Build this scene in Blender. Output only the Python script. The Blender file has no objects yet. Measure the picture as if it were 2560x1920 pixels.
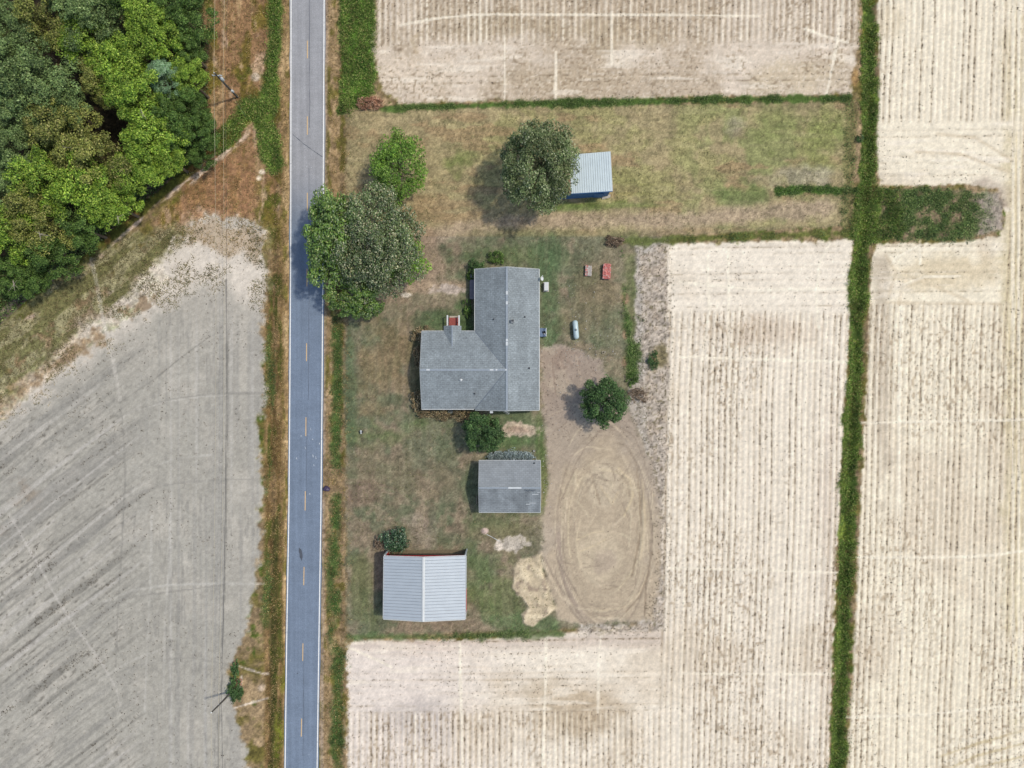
import bpy, math, random
import numpy as np

# ------------------------------------------------------------------ camera, sky, sun, exposure
H = 115.0            # flying height of the camera above the yard, metres
PX = 15.43           # plan survey units per metre at ground level (from the 40 ft dash spacing)
scn = bpy.context.scene
C = scn.collection
cam_d = bpy.data.cameras.new('camera')
cam_d.sensor_fit = 'HORIZONTAL'
cam_d.sensor_width = 36.0
cam_d.lens = 18.0 / (1280.0 / PX / H)
cam_d.clip_start = 1.0
cam_d.clip_end = 5000.0
cam = bpy.data.objects.new('camera', cam_d)
C.objects.link(cam)
cam.location = (0, 0, H)
cam.rotation_euler = (0, 0, 0)
scn.camera = cam

SUN_EL, SUN_AZ = 60.0, 17.0        # degrees; azimuth counter-clockwise from +x
world = bpy.data.worlds.new('World')
scn.world = world
world.use_nodes = True
wn = world.node_tree
wn.nodes.clear()
w_out = wn.nodes.new('ShaderNodeOutputWorld')
w_bg = wn.nodes.new('ShaderNodeBackground')
w_sky = wn.nodes.new('ShaderNodeTexSky')
w_sky.sky_type = 'NISHITA'
w_sky.sun_disc = False
w_sky.sun_elevation = math.radians(SUN_EL)
w_sky.sun_rotation = math.radians(90.0 - SUN_AZ)
w_sky.air_density = 1.0
w_sky.dust_density = 1.5
w_bg.inputs['Strength'].default_value = 0.15
wn.links.new(w_sky.outputs[0], w_bg.inputs[0])
wn.links.new(w_bg.outputs[0], w_out.inputs[0])

sun_d = bpy.data.lights.new('sun', 'SUN')
sun_d.energy = 2.1
sun_d.angle = math.radians(2.5)
sun_d.color = (1.0, 0.95, 0.88)
sun = bpy.data.objects.new('sun', sun_d)
C.objects.link(sun)
sun.rotation_euler = (0.0, math.radians(90.0 - SUN_EL), math.radians(SUN_AZ))
sun.location = (60, 20, 120)

scn.view_settings.view_transform = 'Standard'
scn.view_settings.look = 'None'
scn.view_settings.exposure = 0.37
scn.cycles.max_bounces = 5
scn.cycles.diffuse_bounces = 3
scn.cycles.glossy_bounces = 2
scn.cycles.transmission_bounces = 3
scn.view_settings.gamma = 1.0
scn.view_settings.use_curve_mapping = False

# ------------------------------------------------------------------ helpers
rng = np.random.default_rng(11)
random.seed(5)
KLIGHT = 1.34        # how bright a white sheet lies in this light; target sRGB -> base colour


SKYTINT = np.array((1.035, 1.0, 0.885))   # the skylight adds a little blue to every surface


def lin(c):
    c = np.asarray(c, dtype=np.float64) / 255.0
    return np.where(c <= 0.04045, c / 12.92, ((c + 0.055) / 1.055) ** 2.4)


def alb(r, g, b, k=None):
    v = np.clip(lin((r, g, b)) / (k or KLIGHT) * SKYTINT, 0.003, 0.85)
    return (float(v[0]), float(v[1]), float(v[2]), 1.0)


def W(px, py, z=0.0):
    k = (H - z) / H / PX
    return np.array(((px - 1280.0) * k, (960.0 - py) * k, z))


def tag(o, label=None, cat=None, group=None, kind=None):
    if label: o['label'] = label
    if cat: o['category'] = cat
    if group: o['group'] = group
    if kind: o['kind'] = kind
    return o


def mesh(name, V, F, mat=None, parent=None, col=None, smooth=False, loc=None):
    me = bpy.data.meshes.new(name)
    V = np.asarray(V, dtype=np.float32)
    if isinstance(F, np.ndarray):
        m, k = F.shape
        me.vertices.add(len(V)); me.vertices.foreach_set('co', V.ravel())
        me.loops.add(m * k); me.loops.foreach_set('vertex_index', F.ravel().astype(np.int32))
        me.polygons.add(m)
        me.polygons.foreach_set('loop_start', np.arange(0, m * k, k, dtype=np.int32))
        me.polygons.foreach_set('loop_total', np.full(m, k, dtype=np.int32))
        me.update(calc_edges=True)
    else:
        me.from_pydata([tuple(map(float, v)) for v in V], [], F)
        me.update()
    if col is not None:
        a = me.attributes.new('Col', 'FLOAT_COLOR', 'POINT')
        rgba = np.ones((len(V), 4), dtype=np.float32)
        rgba[:, :3] = col
        a.data.foreach_set('color', rgba.ravel())
    if smooth:
        me.polygons.foreach_set('use_smooth', np.ones(len(me.polygons), dtype=bool))
    if mat: me.materials.append(mat)
    o = bpy.data.objects.new(name, me)
    C.objects.link(o)
    if parent is not None: o.parent = parent
    if loc is not None: o.location = loc
    return o


def empty(name, loc, label=None, cat=None, group=None, rz=0.0):
    o = bpy.data.objects.new(name, None)
    o.empty_display_size = 0.3
    C.objects.link(o)
    o.location = tuple(float(v) for v in loc)
    o.rotation_euler = (0, 0, rz)
    return tag(o, label, cat, group)


def box_vf(c, s, rz=0.0):
    c = np.asarray(c, float); s = np.asarray(s, float) / 2
    v = np.array([(x, y, z) for z in (-1, 1) for y in (-1, 1) for x in (-1, 1)], float) * s
    if rz:
        ca, sa = math.cos(rz), math.sin(rz)
        v[:, :2] = np.stack([v[:, 0] * ca - v[:, 1] * sa, v[:, 0] * sa + v[:, 1] * ca], 1)
    f = [(0, 2, 3, 1), (4, 5, 7, 6), (0, 1, 5, 4), (2, 6, 7, 3), (0, 4, 6, 2), (1, 3, 7, 5)]
    return v + c, f


def bev_box(c, s, b=0.02, rz=0.0):
    """box with chamfered vertical edges and top rim"""
    c = np.asarray(c, float); sx, sy, sz = [v / 2 for v in s]
    b = min(b, sx * 0.8, sy * 0.8, sz * 0.8)
    def ring(z, i):
        return [(sx - b - i, sy - i, z), (-(sx - b - i), sy - i, z), (-(sx - i), sy - b - i, z), (-(sx - i), -(sy - b - i), z),
                (-(sx - b - i), -(sy - i), z), (sx - b - i, -(sy - i), z), (sx - i, -(sy - b - i), z), (sx - i, sy - b - i, z)]
    v = np.array(ring(-sz, 0) + ring(sz - b, 0) + ring(sz, b), float)
    f = [tuple(range(7, -1, -1)), tuple(range(16, 24))]
    for r in (0, 8):
        for i in range(8):
            j = (i + 1) % 8
            f.append((r + i, r + j, r + 8 + j, r + 8 + i))
    if rz:
        ca, sa = math.cos(rz), math.sin(rz)
        v[:, :2] = np.stack([v[:, 0] * ca - v[:, 1] * sa, v[:, 0] * sa + v[:, 1] * ca], 1)
    return v + c, f


def join(*vfs):
    V, F, n = [], [], 0
    for v, f in vfs:
        V.append(np.asarray(v, float)); F += [tuple(int(i) + n for i in t) for t in f]; n += len(v)
    return np.concatenate(V), F


def slab(poly, t):
    """polygon (counter-clockwise seen from above) extruded down by t"""
    p = np.asarray(poly, float); n = len(p)
    v = np.concatenate([p, p - np.array([0, 0, t])])
    f = [tuple(range(n)), tuple(range(2 * n - 1, n - 1, -1))]
    for i in range(n):
        j = (i + 1) % n
        f.append((i, n + i, n + j, j))
    return v, f


def tube(pts, rad, n=6, cap=True):
    pts = np.asarray(pts, float); m = len(pts)
    rad = np.broadcast_to(np.asarray(rad, float), (m,))
    V = []
    for i in range(m):
        d = pts[min(i + 1, m - 1)] - pts[max(i - 1, 0)]
        d /= np.linalg.norm(d) + 1e-9
        a = np.cross(d, (0, 0, 1.0)) if abs(d[2]) < 0.9 else np.cross(d, (1.0, 0, 0))
        a /= np.linalg.norm(a); b = np.cross(d, a)
        for k in range(n):
            t = 2 * math.pi * k / n
            V.append(pts[i] + rad[i] * (math.cos(t) * a + math.sin(t) * b))
    F = []
    for i in range(m - 1):
        for k in range(n):
            q = (k + 1) % n
            F.append((i * n + k, i * n + q, (i + 1) * n + q, (i + 1) * n + k))
    if cap:
        F.append(tuple(range(n - 1, -1, -1))); F.append(tuple((m - 1) * n + k for k in range(n)))
    return np.array(V), F


def lathe(prof, n=16, axis='z', c=(0, 0, 0)):
    V, F = [], []
    for r, h in prof:
        for k in range(n):
            t = 2 * math.pi * k / n
            x, y = r * math.cos(t), r * math.sin(t)
            V.append((x, y, h) if axis == 'z' else (x, h, y))
    m = len(prof)
    for i in range(m - 1):
        for k in range(n):
            q = (k + 1) % n
            F.append((i * n + k, i * n + q, (i + 1) * n + q, (i + 1) * n + k))
    F.append(tuple(range(n - 1, -1, -1))); F.append(tuple((m - 1) * n + k for k in range(n)))
    return np.array(V) + np.asarray(c, float), F


def part(parent, name, vf, mat, smooth=False, label=None):
    o = mesh(name, vf[0], vf[1], mat, parent, smooth=smooth)
    if label: o['label'] = label
    return o


# ---- numpy noise
def _hash(ix, iy, seed):
    h = (ix * 374761393 + iy * 668265263 + seed * 974634777) & 0xffffffff
    h = ((h ^ (h >> 13)) * 1274126177) & 0xffffffff
    h = ((h ^ (h >> 15)) * 2246822519) & 0xffffffff
    return ((h ^ (h >> 16)) & 0xffffff).astype(np.float32) / 16777215.0


def vnoise(x, y, seed=0):
    x = np.asarray(x, np.float32); y = np.asarray(y, np.float32)
    fx, fy = np.floor(x), np.floor(y)
    ix, iy = fx.astype(np.int64), fy.astype(np.int64)
    tx, ty = x - fx, y - fy
    tx = tx * tx * (3 - 2 * tx); ty = ty * ty * (3 - 2 * ty)
    a = _hash(ix, iy, seed); b = _hash(ix + 1, iy, seed)
    c = _hash(ix, iy + 1, seed); d = _hash(ix + 1, iy + 1, seed)
    return (a + (b - a) * tx) * (1 - ty) + (c + (d - c) * tx) * ty


def fbm(x, y, seed=0, octv=4, gain=0.55):
    s, a, t = 0.0, 1.0, 0.0
    for o in range(octv):
        s = s + a * vnoise(x, y, seed + 17 * o); t += a
        a *= gain; x = x * 2.03 + 5.1; y = y * 2.03 - 3.7
    return s / t


def sstep(a, b, x):
    t = np.clip((x - a) / (b - a), 0, 1)
    return t * t * (3 - 2 * t)


# ------------------------------------------------------------------ materials
def new_mat(name):
    m = bpy.data.materials.new(name)
    m.use_nodes = True
    nt = m.node_tree
    bsdf = nt.nodes['Principled BSDF']
    return m, nt, bsdf


def N(nt, t, **kw):
    n = nt.nodes.new(t)
    for k, v in kw.items(): setattr(n, k, v)
    return n


def mat_plain(name, rgb, rough=0.7, metal=0.0, var=0.12, scale=3.0, bump=0.0, bscale=30.0, spec=0.3, stretch=None, dirt=None):
    """base colour x soft noise wear, optional dirt colour in patches"""
    m, nt, b = new_mat(name)
    tc = N(nt, 'ShaderNodeTexCoord')
    mp = N(nt, 'ShaderNodeMapping')
    if stretch: mp.inputs['Scale'].default_value = stretch
    nt.links.new(tc.outputs['Object'], mp.inputs[0])
    n1 = N(nt, 'ShaderNodeTexNoise'); n1.inputs['Scale'].default_value = scale; n1.inputs['Detail'].default_value = 6
    nt.links.new(mp.outputs[0], n1.inputs['Vector'])
    r = N(nt, 'ShaderNodeMapRange')
    r.inputs['From Min'].default_value = 0.3; r.inputs['From Max'].default_value = 0.7
    r.inputs['To Min'].default_value = 1 - var; r.inputs['To Max'].default_value = 1 + var
    nt.links.new(n1.outputs[0], r.inputs[0])
    mul = N(nt, 'ShaderNodeVectorMath', operation='SCALE')
    if dirt:
        n2 = N(nt, 'ShaderNodeTexNoise'); n2.inputs['Scale'].default_value = scale * 0.6; n2.inputs['Detail'].default_value = 5
        nt.links.new(mp.outputs[0], n2.inputs['Vector'])
        r2 = N(nt, 'ShaderNodeMapRange'); r2.inputs['From Min'].default_value = dirt[1]; r2.inputs['From Max'].default_value = dirt[1] + 0.18
        r2.inputs['To Max'].default_value = dirt[2]
        nt.links.new(n2.outputs[0], r2.inputs[0])
        mx = N(nt, 'ShaderNodeMix', data_type='RGBA')
        mx.inputs[6].default_value = rgb; mx.inputs[7].default_value = dirt[0]
        nt.links.new(r2.outputs[0], mx.inputs[0]); nt.links.new(mx.outputs[2], mul.inputs[0])
    else:
        mul.inputs[0].default_value = rgb[:3]
    nt.links.new(r.outputs[0], mul.inputs['Scale'])
    nt.links.new(mul.outputs[0], b.inputs['Base Color'])
    b.inputs['Roughness'].default_value = rough
    b.inputs['Metallic'].default_value = metal
    b.inputs['Specular IOR Level'].default_value = spec
    if bump:
        n3 = N(nt, 'ShaderNodeTexNoise'); n3.inputs['Scale'].default_value = bscale; n3.inputs['Detail'].default_value = 4
        nt.links.new(tc.outputs['Object'], n3.inputs['Vector'])
        bp = N(nt, 'ShaderNodeBump'); bp.inputs['Strength'].default_value = bump; bp.inputs['Distance'].default_value = 0.05
        nt.links.new(n3.outputs[0], bp.inputs['Height']); nt.links.new(bp.outputs[0], b.inputs['Normal'])
    return m


def mat_ground(name, grain, amp, bump, rough=0.95):
    m, nt, b = new_mat(name)
    at = N(nt, 'ShaderNodeAttribute', attribute_name='Col')
    geo = N(nt, 'ShaderNodeNewGeometry')
    n1 = N(nt, 'ShaderNodeTexNoise'); n1.inputs['Scale'].default_value = grain; n1.inputs['Detail'].default_value = 3; n1.inputs['Roughness'].default_value = 0.7
    nt.links.new(geo.outputs['Position'], n1.inputs['Vector'])
    r = N(nt, 'ShaderNodeMapRange')
    r.inputs['From Min'].default_value = 0.32; r.inputs['From Max'].default_value = 0.68
    r.inputs['To Min'].default_value = 1 - amp; r.inputs['To Max'].default_value = 1 + amp
    nt.links.new(n1.outputs[0], r.inputs[0])
    mul = N(nt, 'ShaderNodeVectorMath', operation='SCALE')
    nt.links.new(at.outputs['Color'], mul.inputs[0]); nt.links.new(r.outputs[0], mul.inputs['Scale'])
    nt.links.new(mul.outputs[0], b.inputs['Base Color'])
    b.inputs['Roughness'].default_value = rough
    b.inputs['Specular IOR Level'].default_value = 0.1
    bp = N(nt, 'ShaderNodeBump'); bp.inputs['Strength'].default_value = bump; bp.inputs['Distance'].default_value = 0.12
    nt.links.new(n1.outputs[0], bp.inputs['Height']); nt.links.new(bp.outputs[0], b.inputs['Normal'])
    return m


def mat_leaf(name, trans=0.25, rough=0.55, spec=0.3, jitter=0.0):
    m, nt, b = new_mat(name)
    at = N(nt, 'ShaderNodeAttribute', attribute_name='Col')
    src = at.outputs['Color']
    b.inputs['Roughness'].default_value = rough
    b.inputs['Specular IOR Level'].default_value = spec
    nt.links.new(src, b.inputs['Base Color'])
    if trans > 0:
        t = N(nt, 'ShaderNodeBsdfTranslucent')
        nt.links.new(src, t.inputs['Color'])
        mx = N(nt, 'ShaderNodeMixShader'); mx.inputs[0].default_value = trans
        out = nt.nodes['Material Output']
        nt.links.new(b.outputs[0], mx.inputs[1]); nt.links.new(t.outputs[0], mx.inputs[2])
        nt.links.new(mx.outputs[0], out.inputs['Surface'])
    return m


M_SOIL = mat_ground('soil', 5.0, 0.10, 0.35)
M_TURF = mat_ground('turf', 4.2, 0.20, 0.7)
M_LEAF = mat_leaf('leaf', 0.22, 0.6, 0.25)
M_GLOSSY_LEAF = mat_leaf('glossy_leaf', 0.12, 0.38, 0.5)
M_DRY = mat_leaf('dry_blade', 0.1, 0.9, 0.05)
M_BARK = mat_plain('bark', alb(112, 100, 86), 0.9, var=0.3, scale=6, bump=0.5, bscale=12)

# ------------------------------------------------------------------ the ground: survey grid
STEP = 0.21
gx = np.arange(-94.0, 94.01, STEP, dtype=np.float32)
gy = np.arange(-73.0, 73.01, STEP, dtype=np.float32)
NX, NY = len(gx), len(gy)
X, Y = np.meshgrid(gx, gy)          # rows run with y
U = 1280.0 + X * PX                 # plan units, u to the right, v down the sheet
V = 960.0 - Y * PX
Z = np.zeros_like(X)
COL = np.zeros(X.shape + (3,), np.float32)
CLS = np.zeros(X.shape, np.int8)

nA = fbm(X / 14, Y / 14, 1)          # broad
nB = fbm(X / 4.0, Y / 4.0, 2)        # medium
nC = fbm(X / 1.1, Y / 1.1, 3, 3)     # small
nD = fbm(X / 0.42, Y / 0.42, 4, 2)   # grain
nW = (fbm(X / 2.2, Y / 2.2, 5, 3) - 0.5) + 0.7 * (fbm(X / 8.0, Y / 8.0, 7, 2) - 0.5)   # edge wobble
nW2 = fbm(X / 0.7, Y / 0.7, 6, 2) - 0.5
white = rng.random(X.shape, dtype=np.float32)


def sl(u0, v0, u1, v1, pad):
    i0 = max(0, int(((960 - v1 - pad) / PX - gy[0]) / STEP)); i1 = min(NY, int(((960 - v0 + pad) / PX - gy[0]) / STEP) + 2)
    j0 = max(0, int(((u0 - 1280 - pad) / PX - gx[0]) / STEP)); j1 = min(NX, int(((u1 - 1280 + pad) / PX - gx[0]) / STEP) + 2)
    return slice(i0, max(i0, i1)), slice(j0, max(j0, j1))


def poly_sd(poly, pad=90):
    """signed distance to a closed outline in plan units (inside negative)"""
    p = np.asarray(poly, np.float32)
    out = np.full(X.shape, 1e4, np.float32)
    s = sl(p[:, 0].min(), p[:, 1].min(), p[:, 0].max(), p[:, 1].max(), pad)
    u, v = U[s], V[s]
    d2 = np.full(u.shape, 1e9, np.float32); ins = np.zeros(u.shape, bool)
    for k in range(len(p)):
        ax, ay = p[k]; bx, by = p[(k + 1) % len(p)]
        ex, ey = bx - ax, by - ay
        t = np.clip(((u - ax) * ex + (v - ay) * ey) / (ex * ex + ey * ey + 1e-9), 0, 1)
        d2 = np.minimum(d2, (u - ax - t * ex) ** 2 + (v - ay - t * ey) ** 2)
        if ay != by:
            ins ^= ((ay > v) != (by > v)) & (u < ex * (v - ay) / (by - ay) + ax)
    out[s] = np.where(ins, -np.sqrt(d2), np.sqrt(d2))
    return out


def line_d(pts, pad=40):
    p = np.asarray(pts, np.float32)
    out = np.full(X.shape, 1e4, np.float32)
    s = sl(p[:, 0].min(), p[:, 1].min(), p[:, 0].max(), p[:, 1].max(), pad)
    u, v = U[s], V[s]
    d2 = np.full(u.shape, 1e9, np.float32)
    for k in range(len(p) - 1):
        ax, ay = p[k]; ex, ey = p[k + 1] - p[k]
        t = np.clip(((u - ax) * ex + (v - ay) * ey) / (ex * ex + ey * ey + 1e-9), 0, 1)
        d2 = np.minimum(d2, (u - ax - t * ex) ** 2 + (v - ay - t * ey) ** 2)
    out[s] = np.sqrt(d2)
    return out


def blob_d(u, v, ru, rv, rot=0.0):
    ca, sa = math.cos(rot), math.sin(rot)
    du, dv = U - u, V - v
    return np.sqrt(((du * ca + dv * sa) / ru) ** 2 + ((-du * sa + dv * ca) / rv) ** 2)


def spot(c, u, v, ru, rv, a=1.0, hi=1.3, lo=0.5, wob=1.2, rot=0.0, lim=None):
    """irregular patch of colour c"""
    r = max(ru, rv) * 1.9
    s = sl(u - r, v - r, u + r, v + r, 0)
    du, dv = U[s] - u, V[s] - v
    if not du.size: return
    ca, sa = math.cos(rot), math.sin(rot)
    b = np.sqrt(((du * ca + dv * sa) / ru) ** 2 + ((-du * sa + dv * ca) / rv) ** 2)
    m = sstep(hi, lo, b + nW[s] * wob) * a
    if lim is not None: m = m * lim[s]
    m = np.clip(m, 0, 1)[..., None]
    COL[s] = COL[s] * (1 - m) + np.asarray(c, np.float32) * m


def paint(c, mask):
    m = np.clip(mask, 0, 1)[..., None]
    COL[...] = COL * (1 - m) + np.asarray(c, np.float32) * m


def inside(sd, soft=6.0, wob=0.0, wob2=0.0):
    return sstep(soft, -soft, sd + nW * wob + nW2 * wob2)


# --- base: dry rough grass
paint((146, 126, 98), np.ones_like(X))
paint((112, 104, 58), sstep(0.42, 0.62, nB))
paint((78, 92, 40), sstep(0.54, 0.68, nA * 0.5 + nC * 0.5))
paint((166, 144, 114), sstep(0.56, 0.66, fbm(X / 2.4, Y / 2.4, 9)))

# --- west: cleared strip under the power line, wood floor, ditch along the wood
dg_n = np.array((0.649, 0.761)); dg_t = np.array((-0.761, 0.649))
DG = (U - 610) * dg_n[0] + (V - 270) * dg_n[1]       # distance from the wood's ditch, towards the road
DT = (U - 610) * dg_t[0] + (V - 270) * dg_t[1]
west = sstep(728, 720, U)
cl = inside(poly_sd([(505, -170), (735, -170), (735, 620), (560, 640), (380, 560), (520, 380), (515, 300)]), 10, 14)
streak = fbm(X / 0.9, Y / 9.0, 21, 3)
paint((154, 122, 92), cl)
paint((174, 146, 112), cl * sstep(0.5, 0.62, streak))
paint((112, 102, 46), cl * sstep(0.53, 0.66, fbm(X / 1.8, Y / 5.0, 22)) * 0.85)
paint((84, 94, 36), cl * sstep(0.6, 0.72, fbm(X / 2.6, Y / 3.6, 23)) * 0.8)
paint((196, 168, 144), cl * sstep(0.62, 0.70, fbm(X / 1.3, Y / 4.0, 24)) * 0.8)
paint((160, 122, 92), cl * inside(poly_sd([(520, 370), (600, 390), (650, 460), (640, 540), (500, 560), (430, 520)]), 16, 25) * 0.8)
# verge strips along the west side of the road
ver = sstep(698, 708, U) * west
paint((160, 134, 98), ver)
paint((186, 160, 122), ver * sstep(0.5, 0.66, fbm(X / 0.5, Y / 5.0, 25, 3)))
paint((122, 112, 62), ver * sstep(0.55, 0.7, fbm(X / 0.6, Y / 3.0, 26, 3)))
mid = sstep(655, 668, U) * sstep(712, 700, U) * sstep(560, 700, V)
paint((116, 94, 62), mid)
paint((150, 124, 90), mid * sstep(0.46, 0.6, fbm(X / 0.7, Y / 4.0, 27, 3)))
paint((86, 88, 44), mid * sstep(0.56, 0.68, fbm(X / 0.8, Y / 4.0, 28, 3)))
# green ditch bottoms
g1 = inside(np.minimum.reduce([line_d([(690, -170), (688, 120), (680, 210), (660, 245)]) - 13,
                               line_d([(668, 250), (652, 300), (672, 350), (682, 405)]) - 24,
                               line_d([(660, 260), (620, 262), (600, 300), (545, 368)]) - 20]), 7, 16, 8)
paint((74, 100, 44), g1)
paint((104, 128, 56), g1 * sstep(0.5, 0.62, nC))
g2 = inside(line_d([(676, 820), (674, 1000), (672, 1250), (668, 1400), (664, 1560)]) - 9, 6, 12, 8) * sstep(0.42, 0.60, fbm(X / 3, Y / 8, 29))
paint((86, 98, 54), g2 * 0.85)
paint((58, 66, 30), inside(line_d([(690, 1300), (684, 1600), (682, 1920), (680, 2060)]) - 9, 6, 6) * 0.7)
paint((112, 118, 44), inside(line_d([(700, 1700), (694, 1920), (690, 2060)]) - 12, 7, 6) * sstep(0.4, 0.55, nB) * 0.8)
# the little washed-out sandy streaks and pads
for pts, w in (([(598, 1666), (640, 1680), (668, 1688)], 3.2), ([(583, 1771), (630, 1756), (667, 1748)], 3.2), ([(604, 1690), (600, 1725)], 3)):
    paint((214, 200, 186), inside(line_d(pts) - w, 2.0, 4, 5) * 0.95)
for u, v, r, c in ((637, 193, 13, (222, 206, 188)), (652, 1720, 16, (196, 176, 156)), (655, 430, 8, (222, 206, 188)), (648, 445, 7, (214, 196, 176))):
    paint(c, sstep(1.25, 0.55, blob_d(u, v, r, r * 0.9) + nW * 0.9))
# wood floor and ditch
wood_poly = [(-200, -200), (508, -200), (515, 310), (548, 335), (420, 452), (0, 800), (-200, 965)]
WSD = poly_sd(wood_poly, 60)
wd = inside(WSD, 9, 14)
paint((64, 54, 40), wd)
paint((92, 78, 58), wd * sstep(0.55, 0.7, nC))
paint((58, 72, 30), wd * sstep(0.56, 0.68, nB))
along = sstep(-20, 20, DT) * sstep(735, 700, U)
paint((132, 122, 112), along * sstep(-16, -4, DG + nW * 12) * sstep(22, 10, DG + nW * 12) * sstep(90, 200, DT))
paint((86, 80, 72), along * sstep(7, 2, np.abs(DG - 3 + nW * 8)) * sstep(90, 200, DT) * 0.8)
paint((92, 96, 44), along * sstep(14, 20, DG + nW * 16) * sstep(46, 36, DG + nW * 16) * 0.95)
paint((140, 106, 66), along * sstep(20, 26, DG + nW * 20) * sstep(44, 34, DG + nW * 20) * sstep(0.5, 0.6, nB) * 0.8)
paint((212, 190, 172), along * sstep(38, 44, DG + nW * 10) * sstep(64, 56, DG + nW * 12) * sstep(0.38, 0.5, fbm(DT / 60, DG / 9, 31, 3)) * sstep(0, 60, DT) * sstep(900, 700, DT))

# --- west field: pale bare sand
wf_poly = [(652, 575), (655, 760), (650, 1000), (655, 1250), (648, 1430), (612, 1560), (586, 1660), (574, 1720), (596, 1790), (618, 1900), (640, 2070),
           (-200, 2070), (-200, 1215), (0, 1052), (90, 968), (170, 910), (260, 840), (360, 775), (430, 700), (395, 640), (440, 585), (520, 548), (610, 555)]
wf = inside(poly_sd(wf_poly, 60), 9, 34, 24)
base = np.array((175, 171, 163), np.float32)
paint(base, wf)
paint((192, 184, 174), wf * sstep(1250, 620, V + U * 0.35 + nW * 120) * 0.8)
paint((186, 180, 172), wf * sstep(470, 640, U + nW * 60) * 0.6)
paint((170, 166, 158), wf * sstep(0.42, 0.66, nA) * 0.7)
paint((190, 184, 175), wf * sstep(0.50, 0.68, nB) * 0.6)
# white wind-blown sand rim with tufts
sand = inside(poly_sd([(-60, 1110), (0, 1062), (100, 985), (240, 870), (330, 800), (420, 760), (560, 705), (650, 760), (655, 590), (600, 560), (500, 552), (400, 600),
                       (330, 690), (230, 790), (110, 905), (0, 1000), (-60, 1050)]), 34, 60, 18)
paint((226, 216, 205), sand * 0.85)
grassy = inside(poly_sd([(-200, 960), (0, 812), (120, 720), (235, 640), (330, 590), (430, 560), (470, 580), (400, 640), (330, 705), (300, 770), (215, 800), (110, 900), (0, 985), (-200, 1130)]), 14, 36, 16)
paint((156, 150, 118), grassy * sstep(0.36, 0.5, nB * 0.5 + nC * 0.5))
paint((124, 122, 84), grassy * sstep(0.46, 0.58, fbm((X * 0.76 - Y * -0.65) / 5, (X * 0.65 - Y * 0.76) / 1.5, 33)))
paint((150, 124, 94), inside(line_d([(-60, 1080), (0, 1020), (110, 935), (180, 880), (245, 842)]) - 11, 14, 34, 40) * 0.75)
paint((142, 120, 96), sstep(1.4, 0.5, blob_d(345, 765, 44, 15, -0.45) + nW * 1.8 + nW2 * 2.2) * 0.75)
paint((170, 146, 118), sstep(1.3, 0.5, blob_d(560, 600, 95, 34, 0.2) + nW * 1.8) * 0.5)
# browner smudges
paint((140, 126, 112), sstep(1.4, 0.2, blob_d(70, 1240, 42, 36, 0.5) + nW * 1.4 + nW2 * 1.6) * 0.6)
paint((128, 112, 98), sstep(1.4, 0.4, blob_d(-4, 1328, 30, 16) + nW * 1.0) * 0.75)
# diagonal old rows on the far side
s_d = (-X * 0.60 + Y * 0.80)                        # across rows
t_d = (X * 0.80 + Y * 0.60)
diag = wf * sstep(420, 250, U + nW * 60) * sstep(-30, 60, (V - 1060) + (U) * 0.62)
s_w = s_d + (fbm(X / 18, Y / 18, 41, 2) - 0.5) * 1.6
r1 = vnoise(s_w / 0.55, t_d / 40, 42); r2 = vnoise(s_w / 1.4, t_d / 70, 43)
paint((136, 133, 127), diag * sstep(0.50, 0.85, r1) * sstep(0.25, 0.6, vnoise(s_w / 2, t_d / 9, 44)) * 0.8)
paint((146, 143, 137), diag * sstep(0.5, 0.8, vnoise(s_w / 0.22, t_d / 3, 144)) * 0.5)
paint((152, 149, 144), diag * sstep(0.55, 0.8, r2) * 0.6)
paint((196, 191, 186), diag * sstep(0.74, 0.86, vnoise(s_w / 0.8 + 9, t_d / 90, 45)) * 0.6)
paint((108, 104, 97), diag * sstep(0.76, 0.90, vnoise(s_w / 0.35, t_d / 0.8, 46)) * sstep(0.35, 0.6, nB) * 0.6)
# faint upright streaks nearer the road
upr = wf * sstep(330, 420, U + nW * 60) * sstep(720, 860, V)
paint((163, 160, 155), upr * sstep(0.55, 0.8, vnoise(X / 0.4, Y / 30, 47)) * 0.6)
paint((192, 188, 183), upr * sstep(0.66, 0.85, vnoise(X / 0.7 + 3, Y / 60, 48)) * 0.5)
paint((150, 147, 142), upr * sstep(0.62, 0.8, vnoise(X / 0.25, Y / 2.0, 49)) * sstep(0.45, 0.6, fbm(X / 6, Y / 12, 50)) * 0.55)

def track(pts, w, c, a=0.8, soft=1.6, dep=0.0, even=0.0):
    p = np.asarray(pts, np.float32)
    s = sl(p[:, 0].min(), p[:, 1].min(), p[:, 0].max(), p[:, 1].max(), 20)
    u, v = U[s], V[s]
    if not u.size: return
    d2 = np.full(u.shape, 1e9, np.float32)
    for k in range(len(p) - 1):
        ax, ay = p[k]; ex, ey = p[k + 1] - p[k]
        t = np.clip(((u - ax) * ex + (v - ay) * ey) / (ex * ex + ey * ey + 1e-9), 0, 1)
        d2 = np.minimum(d2, (u - ax - t * ex) ** 2 + (v - ay - t * ey) ** 2)
    fade = np.clip(0.15 + 1.1 * nB[s] + even, 0, 1)
    m = sstep(w + soft, w - soft * 0.4, np.sqrt(d2) + nW[s] * 3.0) * fade
    mm = np.clip(m * a, 0, 1)[..., None]
    COL[s] = COL[s] * (1 - mm) + np.asarray(c, np.float32) * mm
    if dep: Z[s] -= m * dep

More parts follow.
